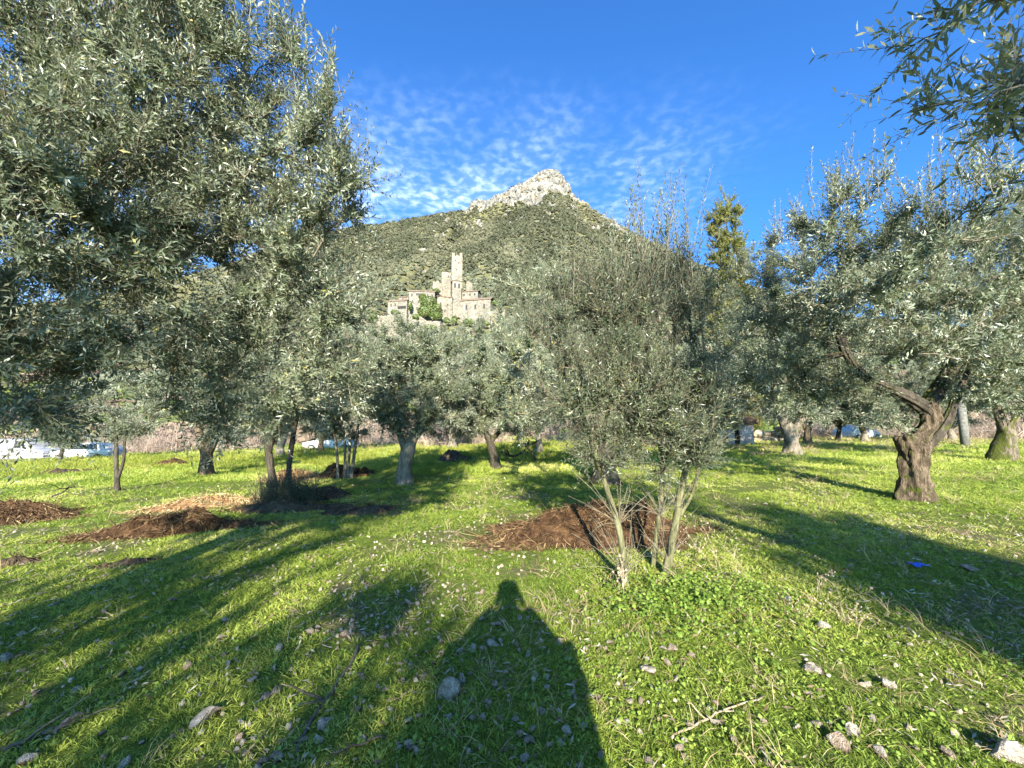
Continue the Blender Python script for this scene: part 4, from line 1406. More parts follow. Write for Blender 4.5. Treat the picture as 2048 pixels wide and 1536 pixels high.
# ------------------------------------------------------------------ grass and herbs (uncountable)
def tuft_mesh(name, mat, nb, h0, h1_, w, rad, lean, seed, tlo=0, thi=1):
    r = np.random.default_rng(seed)
    a = r.uniform(0, 6.283, nb)
    rr = rad * np.sqrt(r.random(nb))
    P = np.column_stack((np.cos(a) * rr, np.sin(a) * rr, np.full(nb, -.006)))
    d = unit(np.column_stack((np.cos(a) * lean * r.uniform(.2, 1.6, nb) + r.normal(0, .2, nb), np.sin(a) * lean * r.uniform(.2, 1.6, nb) + r.normal(0, .2, nb), np.ones(nb))))
    hh = r.uniform(h0, h1_, nb)
    side = unit(np.cross(d, r.normal(size=(nb, 3))))
    fall = np.column_stack((d[:, 0], d[:, 1], np.full(nb, -.35))) * (hh * .6)[:, None]
    V = np.stack((P - side * w, P + side * w, P + d * hh[:, None] * .55 - side * w * .8 + fall * .25, P + d * hh[:, None] * .55 + side * w * .8 + fall * .25, P + d * hh[:, None] + fall), 1).reshape(-1, 3)
    b = np.arange(nb)[:, None] * 5
    return mesh_np(name, V, [b + np.array((2, 3, 4)), b + np.array((0, 1, 3, 2))], mat, {'tint': np.repeat(r.uniform(tlo, thi, nb), 5)})


def herb_mesh(name, mat, n, size, hgt, rad, seed):
    """a low rosette of roundish leaves on short stalks"""
    r = np.random.default_rng(seed)
    V, F, T = [], [], []
    for k in range(n):
        a = r.uniform(0, 6.283)
        q = rad * math.sqrt(r.random())
        c = np.array((math.cos(a) * q, math.sin(a) * q, hgt * r.uniform(.3, 1.0)))
        nn = unit(np.array((r.normal(0, .45), r.normal(0, .45), 1.0)))
        u = unit(np.cross(nn, r.normal(size=3)))
        v = np.cross(nn, u)
        s = size * r.uniform(.6, 1.25)
        b = len(V) * 1
        i0 = sum(len(x) for x in V)
        ring = np.array([c + (u * math.cos(t) + v * math.sin(t) * .85) * s * (1 - .25 * (j == 0)) - nn * s * .10 for j, t in enumerate(np.arange(6) * 1.0472)])
        V.append(np.vstack((c[None], ring)))
        F += [(i0, i0 + 1 + j, i0 + 1 + (j + 1) % 6) for j in range(6)]
        T += [r.random()] * 7
    return mesh_np(name, np.concatenate(V), [np.array(F)], mat, {'tint': T})


M['grass'] = inst_mat('grass', [(.05, (.075, .112, .018)), (.40, (.20, .258, .034)), (.72, (.36, .385, .075)), (1, (.54, .48, .21))], .6, .3, .28, (.34, .47, .045))
M['herb'] = inst_mat('herb', [(.05, (.08, .13, .018)), (.5, (.165, .24, .038)), (1, (.33, .39, .07))], .5, .35, .25, (.32, .50, .04))
M['dry'] = inst_mat('dry_grass', [(.1, (.16, .12, .06)), (.5, (.30, .23, .12)), (1, (.45, .37, .22))], .8, .2, .15, (.4, .32, .16))
M['tall'] = inst_mat('tall_grass', [(.1, (.10, .13, .014)), (.5, (.20, .225, .028)), (1, (.34, .32, .07))], .6, .25, .3, (.32, .38, .04))


def field(bands, xa, ok=None, seed=0):
    """points over the visible meadow, thinning with distance: bands of (y0, y1, per m2, size0, size1)"""
    r = np.random.default_rng(seed)
    P, Sz = [], []
    for y0, y1, dn, s0, s1 in bands:
        area = (y1 - y0) * 2 * (xa * (y0 + y1) / 2 + 1.2)
        n = int(area * dn)
        y = r.uniform(y0, y1, n)
        x = r.uniform(-1, 1, n) * (xa * y + 1.2)
        k = ~in_heap(x, y)
        if ok is not None:
            k &= r.random(n) < ok(x, y)
        P.append(np.column_stack((x[k], y[k])))
        Sz.append(s0 + (s1 - s0) * (y[k] - y0) / (y1 - y0))
    P, Sz = np.concatenate(P), np.concatenate(Sz)
    return np.column_stack((P, H(P[:, 0], P[:, 1]))), Sz * r.uniform(.7, 1.3, len(Sz))


def gt(P, seed, add=0.0):
    """colour of a tuft: broad patches, paler where the meadow is trodden"""
    k = fbm(P[:, 0] * .5, P[:, 1] * .5, seed=seed, o=4)
    return np.clip((k - .5) * 1.9 + .42 + add + rng.normal(0, .13, len(P)), 0, 1)


gr = [tuft_mesh('grass_blades', M['grass'], 24, .015, .048, .0021, .05, .8, 500 + k) for k in range(5)]
P, z = field([(1.2, 3.2, 520, .85, .95), (3.2, 5.5, 300, 1.0, 1.15), (5.5, 9, 130, 1.3, 1.6), (9, 15, 55, 1.7, 2.2)], 1.36, bare, 1)
scatter('grass', P, z, rots(len(P), .15), gr, 'short bright green grass all over the grove floor', 'grass', gt(P, 72))
gr2 = [tuft_mesh('coarse_blades', M['grass'], 30, .05, .13, .006, .16, .6, 520 + k) for k in range(4)]
P, z = field([(13, 20, 22, 1.1, 1.4), (20, 30, 10, 1.4, 1.9), (30, 46, 4, 2.0, 2.6)], 1.36, None, 2)
scatter('far_grass', P, z, rots(len(P), .12), gr2, 'grass of the farther meadow between the olive trunks', 'grass', gt(P, 72, .08))
hb = [herb_mesh('herb_leaves', M['herb'], 9, .0088, .03, .05, 540 + k) for k in range(4)]
P, z = field([(1.2, 3.2, 150, .9, 1.0), (3.2, 6, 70, 1.0, 1.2), (6, 10, 40, 1.3, 1.7)], 1.36, lambda x, y: bare(x, y) * sst(fbm(x * 1.3, y * 1.3, seed=75), .40, .54), 3)
scatter('clover', P, z, rots(len(P), .1), hb, 'low round leaved clover and weeds among the grass', 'weeds', gt(P, 76))
dr = [tuft_mesh('dry_blades', M['dry'], 7, .05, .17, .0016, .05, .9, 560 + k) for k in range(3)]
dry_w = lambda x, y: .12 + .6 * np.exp(-((x + .7) / .6) ** 2) * sst(y, 3, 5) * (y < 12) + .9 * sst(fbm(x * .7, y * .7, seed=77), .52, .64) * (x > -.5) + .5 * np.exp(-(((x - 1.5) / .9) ** 2 + ((y - 3.4) / .8) ** 2))
P, z = field([(1.3, 4, 46, .8, 1.0), (4, 9, 22, 1.0, 1.4), (9, 20, 5, 1.6, 2.4)], 1.36, dry_w, 4)
scatter('dry_grass', P, z, rots(len(P), .25), dr, 'thin dry straw coloured stalks between the green grass', 'dry grass')
tl = [tuft_mesh('tall_blades', M['tall'], 34, .14, .42, .010, .24, .5, 580 + k) for k in range(4)]
tallw = lambda x, y: sst(y, 15, 19) * (.25 + .75 * sst(fbm(x * .35, y * .35, seed=78), .42, .56)) * (x < 8)
P, z = field([(14, 29, 5.5, .8, 1.2)], 1.3, tallw, 5)
scatter('tall_grass', P, z, rots(len(P), .12), tl, 'taller yellow green grass along the far edge of the grove', 'tall grass', gt(P, 79, .15))
dt = [tuft_mesh('dead_blades', M['dry'], 26, .12, .45, .008, .22, .7, 590 + k) for k in range(3)]
P, z = field([(18, 30, 2.6, .8, 1.2), (30, 42, 1.0, 1.4, 1.9)], 1.3, lambda x, y: sst(fbm(x * .3, y * .3, seed=80), .46, .58) * (x > 4) + .35 * (y > 27), 6)
scatter('dead_grass', P, z, rots(len(P), .15), dt, 'rust brown dead grass along the right field edge', 'dead grass')
# lush green herbs at the feet of the young olive
P = np.column_stack((rng.normal(px(1370, 1180, 3.7)[0], .38, 300), rng.normal(3.62, .28, 300)))
P = np.column_stack((P, H(P[:, 0], P[:, 1])))
hb2 = [herb_mesh('weed_leaves', M['herb'], 14, .013, .09, .06, 550 + k) for k in range(3)]
scatter('nettles', P, rng.uniform(.6, 1.3, len(P)), rots(len(P), .15), hb2, 'lush green weeds at the feet of the young olive', 'weeds', gt(P, 81))

# ------------------------------------------------------------------ stones
m, nt, out = newmat('limestone')
tcn = N(nt, 'ShaderNodeTexCoord').outputs['Object']
oi = N(nt, 'ShaderNodeObjectInfo')
v_ = N(nt, 'ShaderNodeVectorMath', {0: tcn, 1: oi.outputs['Location']}, operation='ADD')
f1 = noise(nt, 2.2, 7, .65, v_.outputs[0])
f2 = noise(nt, 9, 5, .6, v_.outputs[0])
wht = ramp(nt, f1, [(.30, (.20, .165, .125)), (.45, (.40, .345, .27)), (.65, (.55, .50, .41))])
pnk = ramp(nt, f1, [(.30, (.15, .10, .065)), (.48, (.31, .235, .17)), (.68, (.44, .37, .29))])
c = MIX(nt, SMOOTH(nt, oi.outputs['Random'], .45, .75), wht, pnk)
c = MIX(nt, SMOOTH(nt, f2, .58, .70), c, (.10, .08, .05))
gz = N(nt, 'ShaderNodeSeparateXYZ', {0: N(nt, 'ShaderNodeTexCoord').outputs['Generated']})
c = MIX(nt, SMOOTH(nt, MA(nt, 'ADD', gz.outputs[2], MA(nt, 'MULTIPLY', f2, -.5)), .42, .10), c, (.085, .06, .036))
principled(nt, out, c, .9, .15, bump(nt, MA(nt, 'ADD', f1, f2), .7, .12))
M['stone'] = m
rocks = []
for k in range(9):
    P, F = rock_shape(700 + k, 3 if k < 4 else 2, .45, 9)
    r_ = np.random.default_rng(k)
    P = P * np.array((1.0, r_.uniform(.6, .9), r_.uniform(.5, .8)))
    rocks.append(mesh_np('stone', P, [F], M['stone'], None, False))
BIG = [(412, 1437, 60, 'big flat grey white stone with dark spots, largest at the lower left'), (895, 1392, 50, 'large pale pointed stone in the shade left of the figure shadow'), (692, 1273, 26, 'rounded violet grey stone alone in the shade, left of the figure shadow'),
       (1299, 1346, 30, 'bright blocky stone standing on the sunlit grass'), (1629, 1344, 36, 'bright square stone in the middle of the lit grass on the right'), (1671, 1492, 42, 'dark brownish stone near the bottom edge on the right'),
       (2020, 1520, 66, 'big pale stone in the bottom right corner'), (642, 1456, 30, 'tan stone beside the long fallen stick'), (982, 1293, 28, 'pale stone at the head of a small stone row in the shade'),
       (965, 1186, 19, 'round pale stone beside the shadow of the head'), (994, 1251, 19, 'small white stone inside the shadow of the figure'), (1574, 1203, 28, 'flat bright stone beside the edge of the right hand shade'),
       (1646, 1258, 28, 'broken brownish stone under the dry weeds'), (820, 1336, 22, 'upright grey stone between the stick and the figure shadow'), (925, 1362, 26, 'rusty stained stone above the large pointed one'),
       (1941, 1143, 28, 'pale slab in the deep shade on the right'), (1341, 1301, 26, 'tilted pale stone at the back of a cluster in the sun'), (1704, 1468, 34, 'long grey stone just above the dark brownish one'),
       (552, 1388, 27, 'pale oval stone in a pair in the lower left shade'), (1774, 1373, 30, 'low cream stone farther right on the lit grass'), (147, 1442, 36, 'brown half buried stone in the lower left corner grass'), (12, 1323, 30, 'grey stone at the left edge of the foreground')]
REST = [(837, 1436, 21), (820, 1493, 24), (832, 1506, 24), (530, 1398, 24), (505, 1362, 19), (620, 1268, 20), (555, 1301, 22), (280, 1341, 20), (377, 1336, 22), (242, 1351, 22), (450, 1244, 20), (442, 1278, 18),
        (815, 1208, 19), (945, 1301, 20), (920, 1305, 18), (967, 1301, 17), (635, 1256, 15), (552, 1192, 15), (517, 1155, 12), (345, 1203, 18), (50, 1528, 32), (250, 1531, 26), (525, 1526, 22), (557, 1521, 22), (795, 1501, 19),
        (150, 1386, 22), (1286, 1341, 18), (1324, 1298, 17), (1336, 1331, 20), (1384, 1316, 20), (1736, 1373, 18), (1259, 1406, 19), (1281, 1406, 17), (1251, 1448, 18), (1414, 1348, 17), (1369, 1486, 20), (1469, 1486, 24),
        (1526, 1451, 20), (1594, 1458, 18), (1634, 1456, 25), (1894, 1511, 28), (1761, 1511, 28), (1096, 1378, 20), (1094, 1358, 18), (1041, 1473, 24), (1201, 1513, 22), (1039, 1238, 15), (1119, 1288, 20), (1056, 1313, 18),
        (1084, 1426, 18), (1134, 1468, 26), (1534, 1528, 22), (1419, 1421, 18), (905, 1345, 14), (880, 1420, 16), (1000, 1440, 14), (1010, 1380, 14), (1070, 1350, 16), (1085, 1300, 15), (1150, 1400, 16), (930, 1180, 10),
        (870, 1165, 9), (600, 1280, 13), (655, 1405, 15), (700, 1350, 13), (740, 1420, 14), (1120, 1490, 18), (1050, 1520, 20), (960, 1500, 18), (1190, 1460, 14), (185, 1190, 14), (140, 1175, 10), (225, 1290, 14), (455, 1330, 15),
        (620, 1172, 12), (660, 1115, 9), (1640, 1018, 9), (1560, 1000, 9), (1530, 1010, 10), (1610, 1012, 9), (1740, 1035, 12), (1925, 1070, 9), (1700, 1135, 13), (1630, 1115, 11)]


def stone(u, v, w, label, k, seed):
    r = np.random.default_rng(seed)
    p = gnd(u, v)
    s = w / 2 / FPX * p[1] * 1.05
    o = link('stone', rocks[k % len(rocks)])
    zr = r.uniform(.8, 1.15)
    o.scale = (s, s * r.uniform(.85, 1.15), s * zr)
    o.location = (p[0], p[1], h1(p[0], p[1]) + s * .24)
    o.rotation_euler = (r.normal(0, .25), r.normal(0, .25), r.uniform(0, 6.28))
    return o


for i, (u, v, w, lab) in enumerate(BIG):
    tag(stone(u, v, w, lab, i % 4, 900 + i), lab, 'stone', 'stones lying in the grass')
SHORT = ['big flat grey white stone', 'large pale pointed stone', 'rounded violet grey stone', 'bright blocky stone', 'bright square stone', 'dark brownish stone', 'big corner stone', 'tan stone by the stick', 'head stone of the row',
         'round stone by the head shadow', 'white stone in the shadow', 'flat bright stone', 'broken stone under the weeds', 'upright grey stone', 'rusty stained stone', 'pale slab in the shade', 'tilted cluster stone', 'long grey stone',
         'pale oval stone', 'low cream stone', 'half buried brown stone', 'grey stone at the edge']
seen_s = {}
for i, (u, v, w) in enumerate(REST):
    j = min(range(len(BIG)), key=lambda q: math.hypot(BIG[q][0] - u, 1.6 * (BIG[q][1] - v)))
    dx, dy = u - BIG[j][0], v - BIG[j][1]
    d_ = ('left of' if dx < 0 else 'right of') if abs(dx) > 1.3 * abs(dy) else ('behind' if dy < 0 else 'in front of')
    q = seen_s[(j, d_)] = seen_s.get((j, d_), 0) + 1
    lab = '%ssmall limestone %s the %s' % (['', 'second ', 'third ', 'fourth ', 'fifth ', 'sixth ', 'seventh ', 'eighth ', 'ninth '][q - 1], d_, SHORT[j])
    tag(stone(u, v, w, lab, i, 1000 + i), lab, 'stone', 'fist sized stones in the foreground')
r_ = np.random.default_rng(77)
k = 0
while k < 230:
    u, v = r_.uniform(20, 2030), 1130 + 400 * r_.random() ** 1.1
    w_ = 1.0 if 380 < u < 1150 else .45
    if v < 1000 or r_.random() > w_ * .9 * (vn(np.array(u / 90), np.array(v / 45), seed=5) ** 1.5 + .15):
        continue
    p = gnd(u, v)
    if in_heap(np.array([p[0]]), np.array([p[1]]), 1.1)[0]:
        continue
    tag(stone(u, v, r_.uniform(7, 16) * (.6 + (v - 1100) / 500), '', 4 + k, 2000 + k), 'small pale pebble lying between the grass tufts', 'pebble', 'pebbles scattered between the grass')
    k += 1

M['gravel'] = inst_mat('gravel_stones', [(.1, (.12, .095, .065)), (.5, (.25, .21, .155)), (.9, (.40, .355, .28))], .9, .1)
gv = []
for k in range(4):
    P, F = rock_shape(780 + k, 1, .5, 6)
    gv.append(mesh_np('gravel_stone', P, [F], M['gravel'], {'tint': np.full(len(P), .5)}))
P, z = field([(1.3, 3.5, 110, .011, .012), (3.5, 7, 36, .013, .015), (7, 12, 6, .016, .02)], 1.36, lambda x, y: np.clip(1.15 - bare(x, y), .06, 1) * np.where(x < .8, 1, .5), 9)
P[:, 2] += .006
scatter('gravel', P, z * np.random.default_rng(3).uniform(.5, 1.7, len(z)), rots(len(P), .6), gv, 'small pale gravel stones on the bare soil between the grass', 'gravel')

M['litter'] = inst_mat('leaf_litter', [(.1, (.10, .065, .035)), (.5, (.22, .16, .09)), (.9, (.40, .36, .28))], .8, .2)
lm = []
for k in range(3):
    r_ = np.random.default_rng(640 + k)
    n_ = 4
    c_ = np.column_stack((r_.normal(0, .06, n_), r_.normal(0, .06, n_), r_.uniform(.004, .03, n_)))
    a_ = r_.uniform(0, 6.28, n_)
    d_ = unit(np.column_stack((np.cos(a_), np.sin(a_), r_.normal(0, .35, n_))))
    s_ = unit(np.cross(d_, np.array((0, 0, 1.0)) + r_.normal(0, .3, (n_, 3)))) * .006
    V = np.stack((c_ - d_ * .025, c_ + s_, c_ + d_ * .025, c_ - s_), 1).reshape(-1, 3)
    lm.append(mesh_np('fallen_leaf', V, [np.arange(n_ * 4).reshape(n_, 4)], M['litter'], {'tint': np.repeat(r_.random(n_), 4)}))
P, z = field([(1.3, 3.5, 90, .9, 1.0), (3.5, 7, 40, 1.1, 1.3), (7, 12, 8, 1.6, 2.0)], 1.36, lambda x, y: .25 + .75 * sst(fbm(x * .8, y * .8, seed=83), .42, .56), 10)
scatter('leaf_litter', P, z, rots(len(P), .1), lm, 'dry fallen olive leaves lying over the grass', 'fallen leaves')

# ------------------------------------------------------------------ sticks, dry weeds, litter
M['stick'] = plain('dead_stick', [(.3, (.055, .042, .03)), (.7, (.17, .135, .10))], 20, bump_d=.004)
M['stalk'] = plain('dead_stalk', [(.3, (.22, .16, .10)), (.7, (.40, .32, .22))], 20)


def stick(label, pts, r0, r1, mat='stick', side=0, seed=0, lift=.012, name='fallen_stick', cat='stick', hump=.0):
    r = np.random.default_rng(seed)
    g_ = [gnd(u, v) for u, v in pts]
    Q = np.array([(p[0], p[1], h1(p[0], p[1]) + lift + hump * math.sin(math.pi * i / max(1, len(g_) - 1))) for i, p in enumerate(g_)])
    Q = spline(Q, 5)
    Q += r.normal(0, .004, Q.shape)
    b = MB()
    b.tube(Q, np.linspace(r0, r1, len(Q)), 7)
    for k in range(side):
        i = r.integers(2, len(Q) - 2)
        d = unit(unit(Q[i + 1] - Q[i]) + r.normal(0, .6, 3) * np.array((1, 1, .6)) + np.array((0, 0, .25)))
        ln = r.uniform(.1, .35)
        t = np.linspace(0, 1, 5)[:, None]
        b.tube(Q[i] + d * ln * t + r.normal(0, .01, (5, 3)) * t, np.linspace(r1 * 1.2, r1 * .4, 5), 5)
    base = Q[0]
    me = b.mesh(name, M[mat], True)
    me.transform(Matrix.Translation(-Vector(base)))
    return tag(link(name, me, None, base), label, cat, 'fallen sticks in the grass')


stick('long dark stick lying in the shaded grass left of the figure shadow', [(718, 1296), (700, 1335), (665, 1385), (632, 1430), (610, 1470), (592, 1510)], .011, .007, side=4, seed=1)
stick('grey stick with a fork lying near the lower left edge', [(10, 1508), (70, 1478), (120, 1458), (165, 1440)], .010, .006, side=3, seed=2)
stick('thin pale twig across the sunlit grass in the lower right', [(1338, 1480), (1400, 1450), (1455, 1425), (1530, 1400)], .006, .004, 'stalk', side=2, seed=3)
stick('curved pale twig at the foot of the young olive', [(1425, 1185), (1380, 1180), (1345, 1162)], .007, .004, 'stalk', side=2, seed=4, hump=.03)
stick('thin dark twig crossing the figure shadow edge', [(1010, 1217), (1080, 1226), (1140, 1240), (1165, 1252)], .005, .003, side=2, seed=5)
stick('faint dark twig in the lower left shade', [(770, 1478), (700, 1500), (660, 1515)], .006, .003, side=2, seed=6)
# a fallen limb in the middle distance and a twisted one on the left
def limb(label, Y, pts, r0, r1, seed, side=5):
    r = np.random.default_rng(seed)
    Q = spline(np.array([px(u, v, Y) for u, v in pts]), 6)
    for q in Q:
        q[2] = max(q[2], h1(q[0], q[1]) + .03)
    b = MB()
    b.tube(Q, np.linspace(r0, r1, len(Q)), 8)
    for k in range(side):
        i = r.integers(3, len(Q) - 1)
        d = unit(r.normal(0, 1, 3) * np.array((1, .5, .5)) + np.array((0, 0, .4)))
        ln = r.uniform(.25, .7)
        t = np.linspace(0, 1, 6)[:, None]
        b.tube(Q[i] + d * ln * t + np.cumsum(r.normal(0, .015, (6, 3)), 0), np.linspace(r1, r1 * .35, 6), 5)
    base = np.array((Q[0][0], Q[0][1], h1(Q[0][0], Q[0][1])))
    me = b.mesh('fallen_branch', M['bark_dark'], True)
    me.transform(Matrix.Translation(-Vector(base)))
    return tag(link('fallen_branch', me, None, base), label, 'branch')


limb('fallen dark branch propped in the shaded grass right of the slanting trunk', 15.5, [(1002, 903), (1030, 912), (1062, 890), (1082, 878)], .05, .02, 3)
limb('broken dark branch standing against the far trees near the centre', 16, [(1072, 922), (1064, 905), (1052, 893), (1060, 880)], .05, .02, 4)
limb('twisted bare branch on the grass behind the left heap', 8.6, [(105, 992), (125, 985), (140, 975), (165, 974)], .018, .008, 5, 6)


def weed(u, v, hpx, label, n, seed, spread=.35, rad=.002):
    r = np.random.default_rng(seed)
    p = gnd(u, v)
    base = np.array((p[0], p[1], h1(p[0], p[1])))
    hm = hpx / FPX * p[1]
    b = MB()
    for k in range(n):
        d = unit(np.array((r.normal(0, spread), r.normal(0, spread), 1)))
        ln = hm * r.uniform(.5, 1.05)
        t = np.linspace(0, 1, 6)[:, None]
        be = np.array((r.normal(0, .25), r.normal(0, .25), -.1)) * ln
        Q = np.array((r.normal(0, .03), r.normal(0, .03), -.02)) + d * ln * t + be * t * t
        b.tube(Q, np.linspace(rad, rad * .5, 6), 4, False)
        for j in range(r.integers(2, 6)):
            i = r.integers(2, 6)
            d2 = unit(d + r.normal(0, .6, 3))
            l2_ = ln * r.uniform(.08, .3)
            b.tube(Q[i] + d2 * l2_ * np.linspace(0, 1, 3)[:, None], rad * .5, 3, False)
            b.box(Q[i] + d2 * l2_, (rad * 5, rad * 4, rad * 6), r.uniform(0, 3))
    return tag(link('dry_weed', b.mesh('dry_weed', M['stalk']), None, base), label, 'weed', 'dead weeds standing in the meadow')


weed(1440, 1150, 105, 'tall bare forked weed right of the young olive', 3, 1, .22, .003)
weed(1482, 1160, 90, 'branching dead weed second to the right of the young olive', 4, 2, .3)
weed(1668, 1190, 75, 'leaning dead weed with seed heads at the shade edge', 3, 3, .4)
weed(1640, 1195, 45, 'low dead weed left of the leaning one', 3, 4)
weed(1248, 1190, 80, 'clump of curled brown dead leaves at the foot of the left stem', 9, 5, .35, .003)
weed(1655, 1000, 55, 'sparse dry weeds in the far grass, left of the gnarled trunk', 5, 6, .4)
weed(1690, 1002, 40, 'low dry weeds close to the foot of the gnarled trunk', 7, 7, .5)
weed(1905, 985, 75, 'thin leaning dry stalks right of the gnarled trunk', 3, 8, .35)
weed(1700, 1245, 60, 'tangle of dry straw stalks on the lit bank edge', 14, 9, .8, .0016)
weed(1600, 1230, 55, 'tangle of dry straw stalks nearer the middle of the lit bank', 12, 10, .8, .0016)
weed(1400, 1105, 60, 'dry stalks bent over the dark end of the wide heap', 6, 11, .7)
# blue litter
r_ = np.random.default_rng(12)
p = gnd(1838, 1136)
nx = 11
gx_, gy_ = np.meshgrid(np.linspace(-.075, .075, nx), np.linspace(-.06, .06, nx))
zz = .02 + .07 * fbm(gx_.ravel() * 22, gy_.ravel() * 22, seed=9, o=3) * (1 - (np.hypot(gx_, gy_).ravel() / .11) ** 2)
i = np.arange(nx * nx).reshape(nx, nx)
f = np.column_stack((i[:-1, :-1].ravel(), i[:-1, 1:].ravel(), i[1:, 1:].ravel(), i[1:, :-1].ravel()))
me = mesh_np('crumpled_bag', np.column_stack((gx_.ravel() + r_.normal(0, .008, nx * nx), gy_.ravel() + r_.normal(0, .008, nx * nx), zz)), [f], plain('blue_plastic', [(.3, (.01, .06, .38)), (.7, (.02, .14, .62))], 12, .4, .5))
tag(link('crumpled_bag', me, None, (p[0], p[1], h1(p[0], p[1]))), 'crumpled bright blue plastic scrap in the shaded grass on the right', 'litter')

# ------------------------------------------------------------------ village on the hill
def stone_mat(name, a, b, c, scale=.9, bd=.12):
    m, nt, out = newmat(name)
    tcn = N(nt, 'ShaderNodeTexCoord').outputs['Object']
    f1 = noise(nt, scale, 8, .68, tcn)
    vo = N(nt, 'ShaderNodeTexVoronoi', {'Vector': tcn, 'Scale': 1.9})
    f = MA(nt, 'ADD', MA(nt, 'MULTIPLY', f1, .75), MA(nt, 'MULTIPLY', vo.outputs['Distance'], .22))
    oi = N(nt, 'ShaderNodeObjectInfo')
    st = noise(nt, .22, 5, .6, N(nt, 'ShaderNodeMapping', {0: tcn, 3: (1, 1, .35)}).outputs[0])
    k = MA(nt, 'ADD', MA(nt, 'MULTIPLY', oi.outputs['Random'], .16), MA(nt, 'MULTIPLY', SMOOTH(nt, st, .42, .66), .42))
    col = MIX(nt, k, ramp(nt, f, [(.36, a), (.50, b), (.66, c)]), (.085, .078, .06))
    principled(nt, out, col, .95, .05, bump(nt, f, .8, bd))
    return m


M['ruin'] = stone_mat('old_stone', (.09, .072, .05), (.215, .185, .14), (.31, .275, .215))
M['tower'] = stone_mat('tower_stone', (.11, .09, .066), (.235, .20, .15), (.32, .28, .22), .7)
M['render'] = stone_mat('pale_render', (.10, .085, .065), (.22, .195, .155), (.30, .27, .22), .8, .08)
M['roof'] = plain('terracotta_roof', [(.3, (.09, .065, .047)), (.5, (.165, .12, .085)), (.7, (.26, .20, .15))], 1.6, .9, .1, .06)
M['opening_shade'] = plain('dark_opening', [(.3, (.008, .007, .006)), (.7, (.02, .018, .016))], 2, .6, .3)  # near-black stands in for the shade inside openings
M['wood_old'] = plain('old_wood', [(.3, (.035, .022, .014)), (.7, (.10, .065, .04))], 4, .8, .2)


def wallbox(nx, c, d, hgt, mat, root, name, rz=0, ragged=0, batter=1.0, seed=0, sink=4.0):
    """a masonry block: outer faces cut into a grid so the faces are uneven and the top edge can be ragged"""
    r = np.random.default_rng(seed)
    sx, sy = d[0] / 2, d[1] / 2
    per = [(-sx, -sy), (sx, -sy), (sx, sy), (-sx, sy)]
    pts = []
    for k in range(4):
        a, b = np.array(per[k]), np.array(per[(k + 1) % 4])
        for j in range(nx):
            pts.append(a + (b - a) * j / nx)
    pts = np.array(pts)
    n, nz = len(pts), max(3, int((hgt + sink) / 1.4))
    top = hgt * (1 - ragged * vn(np.arange(n) * .55, np.zeros(n), seed=seed)) if ragged else np.full(n, hgt)
    V = []
    for i in range(nz + 1):
        t = i / nz
        z = -sink + (top + sink) * t
        k = batter + (1 - batter) * t
        q = pts * k
        w = .10 * (fbm(q[:, 0] * .8 + seed, q[:, 1] * .8, z * .8, seed=seed) - .5)
        q = q * (1 + w / max(sx, sy))[:, None]
        V.append(np.column_stack((q, z)))
    V = np.concatenate(V)
    f = []
    for i in range(nz):
        for j in range(n):
            q = (j + 1) % n
            f.append((i * n + j, i * n + q, (i + 1) * n + q, (i + 1) * n + j))
    V = np.vstack((V, (0, 0, hgt * (1 - ragged * .75))))
    f3 = [(nz * n + j, nz * n + (j + 1) % n, len(V) - 1) for j in range(n)]
    o = link(name, mesh_np(name, V, [f3, f], M[mat]), root)
    o.location = tuple(float(q) for q in c)
    o.rotation_euler = (0, 0, rz)
    return o


def opening(root, x, y, z, w, h, rz=0, arch=False, name='window', face=-1, frame='ruin'):
    """window: a projecting stone surround with a recessed near-black pane for the shade inside; (x, y, z) middle of the sill on the wall face, wall facing local -y"""
    b = MB()
    t, p = w * .16, .10
    b.box((-w / 2 - t / 2, -p / 2 + .01, h / 2), (t, p, h))
    b.box((w / 2 + t / 2, -p / 2 + .01, h / 2), (t, p, h))
    b.box((0, -p * .7, -t / 2), (w + 2.6 * t, p * 1.4, t))
    if not arch:
        b.box((0, -p / 2 + .01, h + t / 2), (w + 2 * t, p, t))
    else:
        for k in range(6):
            a = math.pi * (k + .5) / 6
            b.box((math.cos(a) * (w / 2 + t / 2), -p / 2 + .01, h + math.sin(a) * (w / 2 + t / 2)), (t * 1.15, p, t * 1.3))
    fr = link(name, b.mesh(name, M[frame]), root)
    fr.location = (x, y, z)
    fr.rotation_euler = (0, 0, rz)
    q = [(-w / 2, -.02, 0), (w / 2, -.02, 0), (w / 2, -.02, h)]
    if arch:
        q += [(math.cos(a) * w / 2, -.02, h + math.sin(a) * w / 2) for a in np.linspace(.3, 2.84, 6)]
    q += [(-w / 2, -.02, h)]
    pv = np.vstack((np.array(q), np.array([(0, -.02, h / 2)])))
    n = len(q)
    link('pane', mesh_np('pane', pv, [np.array([(k, (k + 1) % n, n) for k in range(n)])], M['opening_shade']), fr)
    return fr


